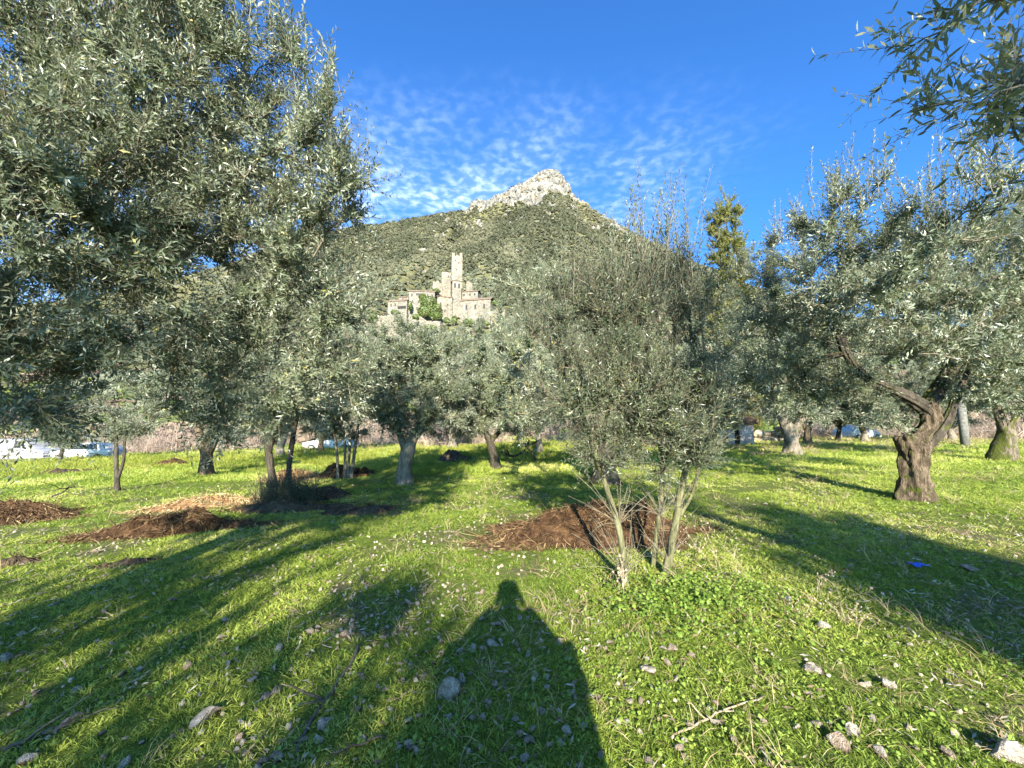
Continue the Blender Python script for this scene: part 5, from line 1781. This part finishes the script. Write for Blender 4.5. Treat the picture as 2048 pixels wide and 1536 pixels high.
def gable(root, c, d, z, rise, mat='roof', rz=0, over=.45, along='x', mono=False, name='roof'):
    """tiled roof with eaves thickness"""
    x, y = d[0] / 2 + over, d[1] / 2 + over
    t = .28
    if mono:
        prof = [(-y, 0), (y, rise), (y, rise + t), (-y, t)]
    else:
        prof = [(-y, -.1), (0, rise), (y, -.1), (y, -.1 + t), (0, rise + t), (-y, -.1 + t)]
    nx_ = max(2, int(2 * x / .5))
    V, f = [], []
    n = len(prof)
    for i in range(nx_ + 1):
        xx = -x + 2 * x * i / nx_
        wv = .04 * (i % 2)
        V += [(xx, p[0], p[1] + (wv if k >= n / 2 else 0)) for k, p in enumerate(prof)]
    for i in range(nx_):
        for k in range(n):
            q = (k + 1) % n
            f.append((i * n + k, (i + 1) * n + k, (i + 1) * n + q, i * n + q))
    V = np.array(V)
    caps3 = []
    for e in (0, nx_):
        o_ = e * n
        if mono:
            caps3 += [(o_, o_ + 1, o_ + 2), (o_, o_ + 2, o_ + 3)]
        else:
            caps3 += [(o_, o_ + 1, o_ + 4), (o_, o_ + 4, o_ + 5), (o_ + 1, o_ + 2, o_ + 3), (o_ + 1, o_ + 3, o_ + 4)]
    if along == 'y':
        V = np.column_stack((-V[:, 1], V[:, 0], V[:, 2]))
    o = link(name, mesh_np(name, V, [np.array(caps3), np.array(f)], M[mat]), root)
    o.location = (c[0], c[1], z)
    o.rotation_euler = (0, 0, rz)
    return o


def site(u0, u1, vb, Y):
    """plan centre, width and foot height of a building seen between two picture columns"""
    a, b = px(u0, vb, Y), px(u1, vb, Y)
    return (a + b) / 2, b[0] - a[0]


VIL = 'stone houses of the hill village'


def building(name, label, cat, u0, u1, vt, vb, Y, depth, rz=0.0, mat='ruin', ragged=0, batter=1.0, group=None, seed=0):
    c, w = site(u0, u1, vb, Y)
    hgt = px((u0 + u1) / 2, vt, Y)[2] - c[2]
    root = empty(name, (c[0], Y + depth / 2, c[2]), label, cat, group, rz)
    wallbox(7, (0, 0, 0), (w, depth), hgt, mat, root, 'wall', 0, ragged, batter, seed, sink=9)
    return root, w, hgt


# the tall watch tower
tw, w, hg = building('watch_tower', 'tall slender ruined watch tower above the village', 'tower', 901, 922, 512, 572, 206, 5.2, R(12), 'tower', .0, 1.06, seed=1)
b = MB()
for (x, y, ww, dd, zz_) in ((-w * .36, -2.2, w * .28, .8, 1.7), (w * .02, -2.2, w * .22, .8, .8), (w * .36, -2.2, w * .26, .8, 2.0), (w * .40, .2, .8, 1.6, 1.5), (-w * .40, .6, .8, 1.8, 1.2), (w * .3, 2.1, 1.2, .8, 1.6), (-w * .2, 2.1, 1.4, .8, .9)):
    b.box((x, y, hg + zz_ / 2 - .05), (ww, dd, zz_), 0, .93)
link('battlement', b.mesh('battlement', M['tower']), tw)
for k, (x, z) in enumerate(((-.9, hg - 3), (.8, hg - 4.2), (-.3, hg - 8), (.5, hg - 12))):
    opening(tw, x, -2.64, z, .5, .9, 0, False, 'slit', frame='tower')
kp, w, hg = building('ruined_keep', 'broken keep wall standing left of the watch tower', 'ruin', 882, 900, 543, 575, 205, 4, R(8), 'ruin', .18, 1.04, seed=2)
opening(kp, 1.2, -2.06, hg - 3.2, .7, .8)
rw, w, hg = building('ruined_wall', 'lower ragged wall stepping down left of the keep', 'ruin', 865, 884, 560, 585, 204, 2, R(5), 'ruin', .35, 1.02, seed=3)
bf, w, hg = building('bell_tower', 'small belfry with arched openings below the watch tower', 'tower', 902, 920, 562, 600, 199, 4.2, R(18), 'render', 0, 1.0, seed=4)
for x in (-1.05, 1.05):
    opening(bf, x, -2.12, hg - 3.6, .95, 1.9, 0, True, 'arch', frame='render')
opening(bf, 2.26, -.3, hg - 3.6, .95, 1.9, R(90), True, 'arch', frame='render')
b = MB()
b.box((0, 0, hg + .55), (w + .7, 4.9, 1.1), 0, .12)
link('roof', b.mesh('roof', M['roof']), bf)
# house with the loggia
ha, w, hg = building('village_house', 'tall pale house with a dark loggia at its top', 'house', 816, 867, 583, 628, 197, 7, R(6), 'render', 0, 1.0, VIL, 5)
gable(ha, (0, 0), (w, 7), hg, 1.5)
lg = MB()
lg.box((-.6, -3.56, hg - 1.5), (4.6, .16, 1.1))  # flat dark slab stands in for the shade inside the loggia
link('loggia', lg.mesh('loggia', M['opening_shade']), ha)
for x in (-5.0, 2.9, 5.1):
    opening(ha, x, -3.54, hg - 2.6, .8, 1.3, frame='render')
for x in (-4.6, -1.6, .8):
    opening(ha, x, -3.54, hg - 6.0, .8, 1.2, frame='render')
opening(ha, -2.3, -3.54, hg - 9.4, .8, 1.2, frame='render')
hb_, w, hg = building('village_house', 'low house with a tiled gable on the left of the village', 'house', 776, 817, 602, 622, 196, 6, R(-10), 'render', 0, 1.0, VIL, 6)
gable(hb_, (0, 0), (w, 6), hg, 1.6)
for x in (-3.4, -1.2):
    opening(hb_, x, -3.05, hg - 2.6, .6, 1.4, frame='render')
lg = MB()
lg.box((2.4, -3.06, hg - 3.4), (4.4, .16, 1.4))  # another flat dark slab in place of a loggia's inner shade
link('loggia', lg.mesh('loggia', M['opening_shade']), hb_)
hc, w, hg = building('village_house', 'small house peeping over the tiled gable', 'house', 799, 818, 594, 606, 203, 5, R(-6), 'render', 0, 1.0, VIL, 7)
gable(hc, (0, 0), (w, 5), hg, 1.0)
opening(hc, -.5, -2.55, hg - 1.6, .8, .9, frame='render')
hd, w, hg = building('village_house', 'narrow house between the ivy wall and the belfry', 'house', 871, 901, 594, 634, 196, 6, R(14), 'ruin', 0, 1.0, VIL, 8)
gable(hd, (0, 0), (w, 6), hg, 1.0, mono=True)
for x, z in ((-2.0, 4), (1.4, 4.4), (.2, 7.5)):
    opening(hd, x, -3.05, hg - z, .7, 1.0)
nv, w, hg = building('church', 'long church nave whose brown eave slopes to the right', 'church', 922, 985, 600, 648, 195, 8, R(-12), 'render', 0, 1.0, None, 9)
gable(nv, (0, 0), (w, 8), hg, 2.0)
for x in (-4.6, 0, 4.6):
    opening(nv, x, -4.06, hg - 4.6, .9, 1.9, 0, True, 'window', frame='render')
he, w, hg = building('village_house', 'upper house behind the long church roof', 'house', 921, 958, 583, 600, 203, 6, R(-10), 'render', 0, 1.0, VIL, 10)
gable(he, (0, 0), (w, 6), hg, 1.2)
for x in (-2.6, .6, 3.2):
    opening(he, x, -3.05, hg - 2.2, .8, 1.1, frame='render')
st_, w, hg = building('ruined_wall', 'stub of a ruined wall rising behind the upper house', 'ruin', 932, 944, 560, 585, 207, 2.4, R(8), 'ruin', .3, 1.02, seed=11)
rv, w, hg = building('retaining_wall', 'bright broken retaining wall below the right end of the church', 'wall', 984, 1008, 612, 660, 190, 4, R(-25), 'ruin', .65, 1.05, seed=12)
rl, w, hg = building('ruined_wall', 'low ruined wall with gaps at the left foot of the village', 'ruin', 752, 800, 627, 648, 190, 2, R(4), 'ruin', .75, 1.02, seed=13)
rm, w, hg = building('ruined_wall', 'overgrown ruined wall at the front foot of the village', 'ruin', 838, 880, 630, 664, 186, 2, R(3), 'ruin', .6, 1.03, seed=14)
rt_, w, hg = building('terrace_wall', 'pale terrace wall under the tiled gable house', 'wall', 790, 822, 648, 658, 187, 1.6, R(8), 'render', .4, 1.02, seed=15)


def ivy(label, blobs, n, seed, name='ivy', leaf=.45):
    r = np.random.default_rng(seed)
    P, Dn = [], []
    for (u, v, ru, rv, Y) in blobs:
        c = px(u, v, Y)
        k = Y / FPX
        d = unit(r.normal(size=(n, 3)))
        d[:, 1] = -np.abs(d[:, 1])
        P.append(c + d * np.array((ru * k, 1.6, rv * k)) * r.uniform(.75, 1.03, (n, 1)))
        Dn.append(d)
    P, d = np.concatenate(P), np.concatenate(Dn)
    n = len(P)
    nn = unit(d + r.normal(0, .5, (n, 3)))
    u = unit(np.cross(nn, r.normal(size=(n, 3))))
    w = np.cross(nn, u)
    s = leaf * r.uniform(.5, 1.2, (n, 1))
    V = np.stack((P - u * s, P - w * s * .7, P + u * s, P + w * s * .7), 1).reshape(-1, 3)
    b = px(blobs[0][0], blobs[0][1] + blobs[0][3], blobs[0][4])
    me = mesh_np(name, V - b, [np.arange(4 * n).reshape(n, 4)], M['ivy'], {'tint': np.repeat(r.random(n), 4)})
    o = link(name, me, None, b)
    return tag(o, label, 'ivy')


ivy('bright green ivy covering the wall in the middle of the village', [(857, 605, 18, 14, 194), (862, 618, 24, 16, 193), (848, 622, 14, 12, 193), (872, 632, 14, 8, 192), (845, 594, 8, 6, 195)], 900, 1)
ivy('small dark ivy patch left of the tall pale house', [(821, 612, 4, 11, 194)], 260, 2)
ivy('dark green bush in the gap between the narrow house and the church', [(909, 640, 7, 9, 190)], 300, 5)
for u_, v_, a_, b_, Y_, w_ in ((790, 625, 9, 5, 193, 'below the tiled gable house'), (832, 634, 8, 6, 191, 'under the ivy covered wall, at its left'), (893, 641, 7, 7, 190, 'below the narrow house'), (936, 643, 11, 7, 189, 'at the left foot of the church'),
                               (965, 646, 12, 7, 188, 'at the right foot of the church'), (858, 655, 14, 7, 184, 'in front of the overgrown ruined wall'), (815, 652, 12, 6, 185, 'in front of the terrace wall'), (872, 581, 7, 4, 201, 'on the ledge under the keep'), (990, 606, 6, 6, 192, 'at the right gable of the church')):
    ivy('dark green shrub ' + w_, [(u_, v_, a_, b_, Y_), (u_ + a_ * .7, v_ + 2, a_ * .6, b_ * .7, Y_ - .5)], 150, int(u_), 'shrub', .5)['category'] = 'shrub'
ivy('green bush at the left end of the low ruined wall', [(744, 634, 11, 10, 188)], 420, 3)
ivy('ivy on the right end of the retaining wall', [(1002, 640, 6, 12, 187)], 260, 4)

# ------------------------------------------------------------------ road, cars, shed, fence beyond the field
M['road'] = plain('dusty_road', [(.3, (.20, .17, .13)), (.7, (.34, .30, .24))], 3, .95, .1, .01)
V, f = [], []
xs = np.arange(-70, 71, 2.0)
for x in xs:
    yc = 32.0 + 1.6 * math.sin(x * .05) + (2.5 if x > 10 else 0) * sst(x, 10, 24)
    for dy in (-1.9, 1.9):
        V.append((x, yc + dy, h1(x, yc + dy) + .05))
for i_ in range(len(xs) - 1):
    f.append((2 * i_, 2 * i_ + 2, 2 * i_ + 3, 2 * i_ + 1))
tag(link('road', mesh_np('road', V, [f], M['road'])), 'pale dusty lane running behind the far edge of the grove', 'road', kind='structure')


def paint(name, col):
    m, nt, out = newmat(name)
    f = noise(nt, 3, 4)
    b = principled(nt, out, MIX(nt, f, tuple(c * .9 for c in col), col), .3, .5)
    b.inputs['Coat Weight'].default_value = .6
    return m


M['white_paint'] = paint('white_car_paint', (.52, .50, .46))
M['grey_paint'] = paint('pale_grey_car_paint', (.34, .32, .30))
M['glass'] = plain('car_glass', [(.3, (.012, .018, .02)), (.7, (.025, .035, .04))], 2, .12, .35)
M['tyre'] = plain('tyre_rubber', [(.3, (.012, .012, .012)), (.7, (.03, .03, .03))], 20, .8)
M['rim'] = plain('wheel_rim', [(.3, (.3, .3, .31)), (.7, (.45, .45, .46))], 6, .35, .5)
M['lamp'] = plain('head_lamp', [(.3, (.5, .52, .52)), (.7, (.7, .72, .72))], 6, .1, .8)


def car(loc, rz, label, paint_m, van=False):
    root = empty('parked_car', loc, label, 'car', 'cars parked beyond the grove', rz)
    L_, Wd, Hh = (4.7, 1.85, 1.9) if van else (4.1, 1.74, 1.46)
    # side profile: x along the car, lower and upper edge, and half width at each station
    if van:
        prof = [(-2.35, .42, .70, .70), (-2.28, .30, 1.05, .84), (-1.75, .26, 1.14, .90), (-1.3, .26, 1.25, .92), (-.75, .26, 1.80, .90), (-.2, .26, 1.88, .90), (1.2, .26, 1.90, .90), (2.15, .28, 1.84, .89), (2.32, .32, 1.60, .87), (2.36, .42, 1.0, .84)]
    else:
        prof = [(-2.05, .42, .62, .66), (-1.98, .28, .78, .78), (-1.5, .24, .90, .85), (-1.0, .24, .97, .87), (-.25, .24, 1.38, .84), (.1, .24, 1.45, .83), (.9, .24, 1.44, .83), (1.55, .26, 1.28, .83), (1.95, .30, .98, .82), (2.05, .42, .86, .78)]
    V, f = [], []
    n = 12
    for x, z0, z1, hw in prof:
        belt = min(z1 - .03, .98 if not van else 1.18)
        rr = .80 if z1 > 1.1 else .93
        half = [(hw * .82, z0), (hw * .97, z0 + .10), (hw, (z0 + belt) / 2), (hw * .97, belt), (hw * rr * .97, z1 - .05), (hw * rr * .72, z1)]
        V += [(x, -q, z) for q, z in half] + [(x, q, z) for q, z in reversed(half)]
    for i_ in range(len(prof) - 1):
        for j in range(n):
            q = (j + 1) % n
            f.append((i_ * n + j, i_ * n + q, (i_ + 1) * n + q, (i_ + 1) * n + j))
    caps = []
    for e in (0, len(prof) - 1):
        V.append((prof[e][0], 0, (prof[e][1] + prof[e][2]) / 2))
        caps += [(e * n + j, e * n + (j + 1) % n, len(V) - 1) for j in range(n)]
    body = link('body', mesh_np('body', V, [np.array(caps), np.array(f)], M[paint_m], None, True), root)
    md = body.modifiers.new('bev', 'SUBSURF')
    md.levels = md.render_levels = 2

    def panel(name, q, mat, out_):
        V = np.array(q, float)
        V = np.vstack((V, V - np.array(out_) * .03))
        k = len(q)
        o = link(name, mesh_np(name, V, [np.array([tuple(range(k))]) if k == 4 else np.array([(0, 1, 2)]), np.array([(a, (a + 1) % k, k + (a + 1) % k, k + a) for a in range(k)])], M[mat]), root)
        return o
    zt, zb = (1.74, 1.22) if van else (1.33, .98)
    wx0, wx1 = (-1.22, -.74) if van else (-.93, -.30)
    panel('windscreen', [(wx0, -.70, zb), (wx0, .70, zb), (wx1, .62, zt + .03), (wx1, -.62, zt + .03)], 'glass', (-.6, 0, .6))
    for s in (-1, 1):
        ywl, ywh = .885 * s, .765 * s
        if van:
            panel('side_window', [(-.95, .93 * s, zb), (-.1, .93 * s, zb), (-.1, .84 * s, zt), (-.62, .84 * s, zt)], 'glass', (0, s, 0))
        else:
            panel('side_window', [(-.72, ywl - .01 * s, zb), (.22, ywl - .01 * s, zb), (.22, ywh, zt), (-.22, ywh, zt)], 'glass', (0, s, 0))
            panel('side_window', [(.30, ywl - .01 * s, zb), (1.25, ywl - .02 * s, zb), (1.02, ywh, zt), (.30, ywh, zt)], 'glass', (0, s, 0))
        b = MB()
        b.box((prof[1][0] - .01, s * .56, .68 if not van else .86), (.08, .30, .13))
        link('headlight', b.mesh('headlight', M['lamp']), root)
        b = MB()
        b.box((wx0 + .18, s * (.97 if not van else 1.02), zb + .06), (.10, .16, .12))
        link('wing_mirror', b.mesh('wing_mirror', M[paint_m]), root)
        for x in (-1.28, 1.28) if not van else (-1.5, 1.45):
            b = MB()
            b.tube([(x, s * .66, .31), (x, s * .70, .31), (x, s * .86, .31), (x, s * .88, .31)], [.26, .31, .31, .27], 20)
            t = link('wheel', b.mesh('wheel', M['tyre'], True), root)
            b = MB()
            b.tube([(x, s * .87, .31), (x, s * .892, .31)], [.19, .17], 14)
            link('rim', b.mesh('rim', M['rim']), t)
    b = MB()
    b.tube([(2.02 if not van else 2.33, -.6, .48), (2.10 if not van else 2.40, 0, .48), (2.02 if not van else 2.33, .6, .48)], .09, 6)
    link('bumper', b.mesh('bumper', M[paint_m]), root)
    return root


def on_ground(u, Y):
    x = px(u, 850, Y)[0]
    return (x, Y, h1(x, Y) - .22)


car(on_ground(185, 30.5), R(4), 'white parked car with a sloping windscreen behind the left sapling', 'white_paint')
car(on_ground(60, 31.5), R(176), 'pale grey parked van at the far left behind a wire fence', 'grey_paint', True)
car(on_ground(1712, 36.0), R(-160), 'white parked car seen through the branches left of the gnarled trunk', 'white_paint')
car(on_ground(665, 33.5), R(5), 'parked car glimpsed behind the four pale stems', 'white_paint')

# wire fence on the far left
M['galv'] = plain('galvanised_wire', [(.3, (.16, .16, .15)), (.7, (.32, .32, .31))], 8, .5, .4)
fx0, fx1, fy = px(-60, 850, 28)[0], px(110, 850, 28)[0], 28.0
root = empty('wire_fence', (fx0, fy, h1(fx0, fy)), 'low wire fence with thin posts at the far left', 'fence')
for k in range(5):
    x = fx0 + (fx1 - fx0) * k / 4
    b = MB()
    b.tube([(x - fx0, 0, h1(x, fy) - h1(fx0, fy) - .1), (x - fx0, 0, h1(x, fy) - h1(fx0, fy) + 1.05)], .03, 6)
    link('post', b.mesh('post', M['galv']), root)
for k in range(6):
    z = .12 + .17 * k
    b = MB()
    b.tube([(x - fx0, 0, h1(x, fy) - h1(fx0, fy) + z) for x in np.linspace(fx0, fx1, 9)], .012, 4)
    link('wire', b.mesh('wire', M['galv']), root)

# small ruined shed
M['shedwall'] = stone_mat('shed_plaster', (.22, .17, .15), (.36, .30, .28), (.46, .40, .38), 1.2, .02)
sp = gnd(1474, 891)
sy = sp[1]
sz_ = h1(sp[0], sy)
root = empty('ruined_shed', (sp[0], sy, sz_), 'little ruined plastered shed with a dark doorway', 'shed', None, R(-8))
k = sy / FPX
w, hg = 62 * k, 42 * k
b = MB()
dw = 10 * k
b.box((-w * .5 + (w * .42) / 2, 0, hg / 2), (w * .42, .22, hg))
b.box((w * .5 - (w * .58 - dw) / 2, 0, hg / 2), (w * .58 - dw, .22, hg))
b.box((-w * .08 + dw / 2, 0, hg * .92 - .002), (dw, .215, hg * .155))
b.box((w * .5 - .11, 1.32, hg / 2 - .003), (.215, 2.4, hg * .99))
b.box((-w * .5 + .11, 1.32, hg / 2 - .003), (.215, 2.4, hg * .99))
b.box((0, 2.55, hg / 2), (w, .22, hg))
link('wall', b.mesh('wall', M['shedwall']), root)
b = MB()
b.box((-w * .08 + dw / 2 - .0, .18, hg * .42), (dw, .05, hg * .84))  # dark sheet put in the open doorway for the shade inside
link('doorway_shade', b.mesh('doorway_shade', M['opening_shade']), root)
b = MB()
b.box((-w * .34, -.14, hg * .36), (w * .10, .08, hg * .42))
link('shutter', b.mesh('shutter', M['wood_old']), root)
gable(root, (0, 1.25), (w, 2.6), hg, .45, 'wood_old', over=.25, mono=True)

# tan rubble bank right of the shed
M['rubble'] = stone_mat('rubble_bank', (.22, .17, .11), (.38, .32, .23), (.48, .43, .34), 1.4, .08)
rb = px(1535, 868, 31)
me = None
V, F, n0 = [], [], 0
r_ = np.random.default_rng(6)
for k in range(70):
    P, Fq = rock_shape(800 + k % 8, 1, .4, 6)
    s = r_.uniform(.15, .42)
    V.append(P * s * np.array((1.3, 1, .8)) + np.array((r_.uniform(-1.6, 1.8), r_.normal(0, .35), abs(r_.normal(0, .45)))))
    F.append(Fq + n0)
    n0 += len(P)
tag(link('rubble_pile', mesh_np('rubble_pile', np.concatenate(V), [np.concatenate(F)], M['rubble']), None, (rb[0], 31, h1(rb[0], 31))), 'pale rubble bank in the sun right of the shed', 'rubble', kind='stuff')

# round concrete post at the right
M['concrete'] = plain('weathered_concrete', [(.3, (.085, .082, .07)), (.7, (.19, .183, .16))], 9, .9, .1, .01)
pp = gnd(1931, 892)
b = MB()
hp = px(1931, 790, pp[1])[2] - h1(pp[0], pp[1])
b.tube([(0, 0, -.2), (0, 0, hp * .5), (.05, 0, hp)], [7.0 / FPX * pp[1], 6.8 / FPX * pp[1], 6.5 / FPX * pp[1]], 20)
tag(link('concrete_post', b.mesh('concrete_post', M['concrete'], True), None, (pp[0], pp[1], h1(pp[0], pp[1]))), 'thick grey round post right of the gnarled trunk', 'post')

# bramble thickets and bare trees along the lane
M['bramble'] = plain('bramble_canes', [(.3, (.20, .145, .11)), (.7, (.42, .32, .25))], 4)


def thicket_mesh(seed, n=420, w=2.6, h=1.9):
    r = np.random.default_rng(seed)
    P = np.column_stack((r.uniform(-w, w, n), r.uniform(-.9, .9, n), np.full(n, -.05)))
    D = unit(np.column_stack((r.normal(0, .5, n), r.normal(0, .4, n), np.ones(n))))
    Ln = h * r.uniform(.5, 1.3, n)
    V, f, ti = strands(P, D, Ln, r.uniform(.010, .022, n), r, .45, 5, .35)
    k = r.integers(0, n, n * 2)
    s = r.uniform(.3, .9, n * 2)
    P2 = P[k] + D[k] * (Ln[k] * s)[:, None]
    D2 = unit(D[k] + r.normal(0, .7, (n * 2, 3)))
    V2, f2, t2 = strands(P2, D2, Ln[k] * .35, np.full(n * 2, .009), r, .5, 2, .2)
    return mesh_np('bramble_thicket', np.concatenate((V, V2)), [np.concatenate((f, f2 + len(V)))], M['bramble'])


th = [thicket_mesh(k) for k in range(3)]
spots = [(-20, 35.5, 'behind the pale grey van'), (60, 36, 'behind the wire fence'), (140, 37, 'behind the left white car'), (260, 36.5, 'left of the forked grey trunk'), (330, 38, 'beyond the small brown heap'),
         (470, 37, 'beyond the straw heaps'), (760, 38, 'behind the pale sunlit trunk'), (880, 36.5, 'left of the slanting trunk'), (930, 31.0, 'in front of the lane near the centre'), (1120, 38, 'beyond the fallen branch'),
         (1400, 37, 'left of the ruined shed'), (1640, 39, 'left of the white car on the right'), (1760, 40, 'right of the white car on the right'), (1830, 37, 'left of the round post'), (1900, 34, 'behind the gnarled trunk'), (1985, 33, 'right of the round post'), (2060, 32, 'at the far right edge')]
for k, (u, Y, where) in enumerate(spots):
    x = px(u, 850, Y)[0]
    o = link('bramble_thicket', th[k % 3], None, (x, Y, h1(x, Y)))
    o.rotation_euler = (0, 0, rng.normal(0, .25) + (math.pi if k % 2 else 0))
    sc_ = rng.uniform(.85, 1.3)
    o.scale = (sc_, sc_, sc_ * rng.uniform(.8, 1.2))
    tag(o, 'leafless pinkish brown bramble thicket ' + where, 'bramble', 'bramble thickets along the lane')

# ------------------------------------------------------------------ the photographer (only the shadow falls into view)
M['coat'] = plain('dark_coat', [(.3, (.02, .025, .04)), (.7, (.05, .055, .08))], 30, .9, .1, .004)
M['trousers'] = plain('grey_trousers', [(.3, (.05, .05, .05)), (.7, (.10, .10, .10))], 30, .9, .1, .003)
M['skin'] = plain('skin', [(.3, (.48, .29, .21)), (.7, (.56, .36, .27))], 6, .5, .4)
M['hair'] = plain('dark_hair', [(.3, (.02, .014, .010)), (.7, (.06, .045, .03))], 40, .6, .3, .004)
M['shoe'] = plain('dark_shoe', [(.3, (.02, .018, .015)), (.7, (.05, .045, .04))], 20, .6, .3)
M['phone'] = plain('black_phone', [(.3, (.008, .008, .009)), (.7, (.015, .015, .016))], 5, .2, .5)


def skin_obj(name, verts, edges, mat, parent, root_i=0, sub=2):
    bm = bmesh.new()
    ly = bm.verts.layers.skin.verify()
    bv = []
    for i_, (x, y, z, r) in enumerate(verts):
        v = bm.verts.new((x, y, z))
        q = r if isinstance(r, tuple) else (r, r)
        v[ly].radius = q
        v[ly].use_root = i_ == root_i
        bv.append(v)
    for a, b_ in edges:
        bm.edges.new((bv[a], bv[b_]))
    me = bpy.data.meshes.new(name)
    bm.to_mesh(me)
    bm.free()
    me.materials.append(M[mat])
    o = link(name, me, parent)
    m1 = o.modifiers.new('skin', 'SKIN')
    m1.use_smooth_shade = True
    m2 = o.modifiers.new('sub', 'SUBSURF')
    m2.levels = m2.render_levels = sub
    return o


pz = h1(0.05, -.42)
ps = empty('person', (.05, -.42, pz), 'person in a wide dark coat holding up a phone to take the picture', 'person')
e = [(0, 1), (1, 2), (2, 3), (3, 4), (4, 5), (5, 6)]
# body: pelvis, waist, chest, neck base, neck, head, crown; arms; legs
bv = [(0, 0, .92, (.17, .13)), (0, 0, 1.08, (.155, .12)), (0, .01, 1.27, (.19, .13)), (0, 0, 1.42, (.12, .10)), (0, .02, 1.50, .058), (0, .04, 1.60, (.082, .10)), (0, .035, 1.69, (.072, .085)),
      (-.19, 0, 1.38, .085), (-.40, .10, 1.06, .07), (-.12, .30, 1.40, .042), (.19, 0, 1.38, .085), (.40, .10, 1.06, .07), (.12, .30, 1.40, .042),
      (-.10, 0, .84, .105), (-.11, .02, .48, .068), (-.12, -.02, .10, .045), (.10, 0, .84, .105), (.11, .02, .48, .068), (.12, -.02, .10, .045)]
be = e + [(3, 7), (7, 8), (8, 9), (3, 10), (10, 11), (11, 12), (0, 13), (13, 14), (14, 15), (0, 16), (16, 17), (17, 18)]
skin_obj('body', bv, be, 'skin', ps)
cv = [(x, y, z, ((r[0] + .022, r[1] + .03) if isinstance(r, tuple) else r + .02)) for x, y, z, r in bv]
skin_obj('coat', [cv[0][:2] + (.66, (.46, .22)), (0, 0, .92, (.44, .20)), (0, 0, 1.08, (.42, .18)), (0, .01, 1.22, (.30, .16)), cv[3]] + [cv[k] for k in (7, 8, 9, 10, 11, 12)], [(0, 1), (1, 2), (2, 3), (3, 4), (4, 5), (5, 6), (6, 7), (4, 8), (8, 9), (9, 10)], 'coat', ps, 1)
skin_obj('trousers', [cv[0], cv[13], cv[14], (-.12, -.02, .08, .065), cv[16], cv[17], (.12, -.02, .08, .065)], [(0, 1), (1, 2), (2, 3), (0, 4), (4, 5), (5, 6)], 'trousers', ps)
skin_obj('hair', [(0, -.015, 1.59, (.105, .09)), (0, 0, 1.68, (.112, .105)), (0, .02, 1.75, (.08, .085))], [(0, 1), (1, 2)], 'hair', ps)
for s in (-1, 1):
    skin_obj('shoe', [(s * .12, -.06, .05, .05), (s * .12, .05, .05, .055), (s * .13, .17, .035, .035)], [(0, 1), (1, 2)], 'shoe', ps)
    # hand: palm, four fingers curled round the phone's back edge, a thumb on the screen side
    hx, hy, hz = s * .125, .345, 1.46
    hv = [(s * .12, .30, 1.40, .034), (s * .11, .325, 1.43, (.036, .022))]
    he_ = [(0, 1)]
    for k, ln in enumerate((.052, .062, .058, .046)):
        z = 1.425 + .018 * k
        i0 = len(hv)
        hv += [(s * .098, .355, z, .011), (s * (.075 - ln * .2), .395, z + .006, .0095), (s * (.052 - ln * .35), .392, z + .008, .008)]
        he_ += [(1, i0), (i0, i0 + 1), (i0 + 1, i0 + 2)]
    i0 = len(hv)
    hv += [(s * .094, .325, 1.455, .014), (s * .066, .340, 1.478, .011), (s * .048, .347, 1.490, .009)]
    he_ += [(1, i0), (i0, i0 + 1), (i0 + 1, i0 + 2)]
    skin_obj('hand', hv, he_, 'skin', ps, 1, 1)
for s in (-1, 1):
    b = MB()
    b.tube([(s * .085, .03, 1.575), (s * .098, .02, 1.60), (s * .090, .025, 1.63)], [.012, .018, .012], 8)
    link('ear', b.mesh('ear', M['skin'], True), ps)
    b = MB()
    b.tube([(s * .032, .118, 1.605), (s * .032, .138, 1.605)], [.012, .005], 8)
    link('eye', b.mesh('eye', M['hair'], True), ps)
b = MB()
b.tube([(0, .125, 1.605), (0, .152, 1.575), (0, .135, 1.565)], [.010, .017, .010], 8)
link('nose', b.mesh('nose', M['skin'], True), ps)
b = MB()
b.tube([(-.026, .128, 1.535), (0, .138, 1.532), (.026, .128, 1.535)], [.004, .008, .004], 6)
link('mouth', b.mesh('mouth', plain('lips', [(.3, (.32, .13, .11)), (.7, (.38, .17, .14))], 6, .5), True), ps)
b = MB()
b.box((0, 0, 0), (.148, .008, .072))
ph = link('smartphone', b.mesh('smartphone', M['phone']), None, (.05, -.055, 1.475))
tag(ph, 'black phone held level in both hands of the person', 'phone')
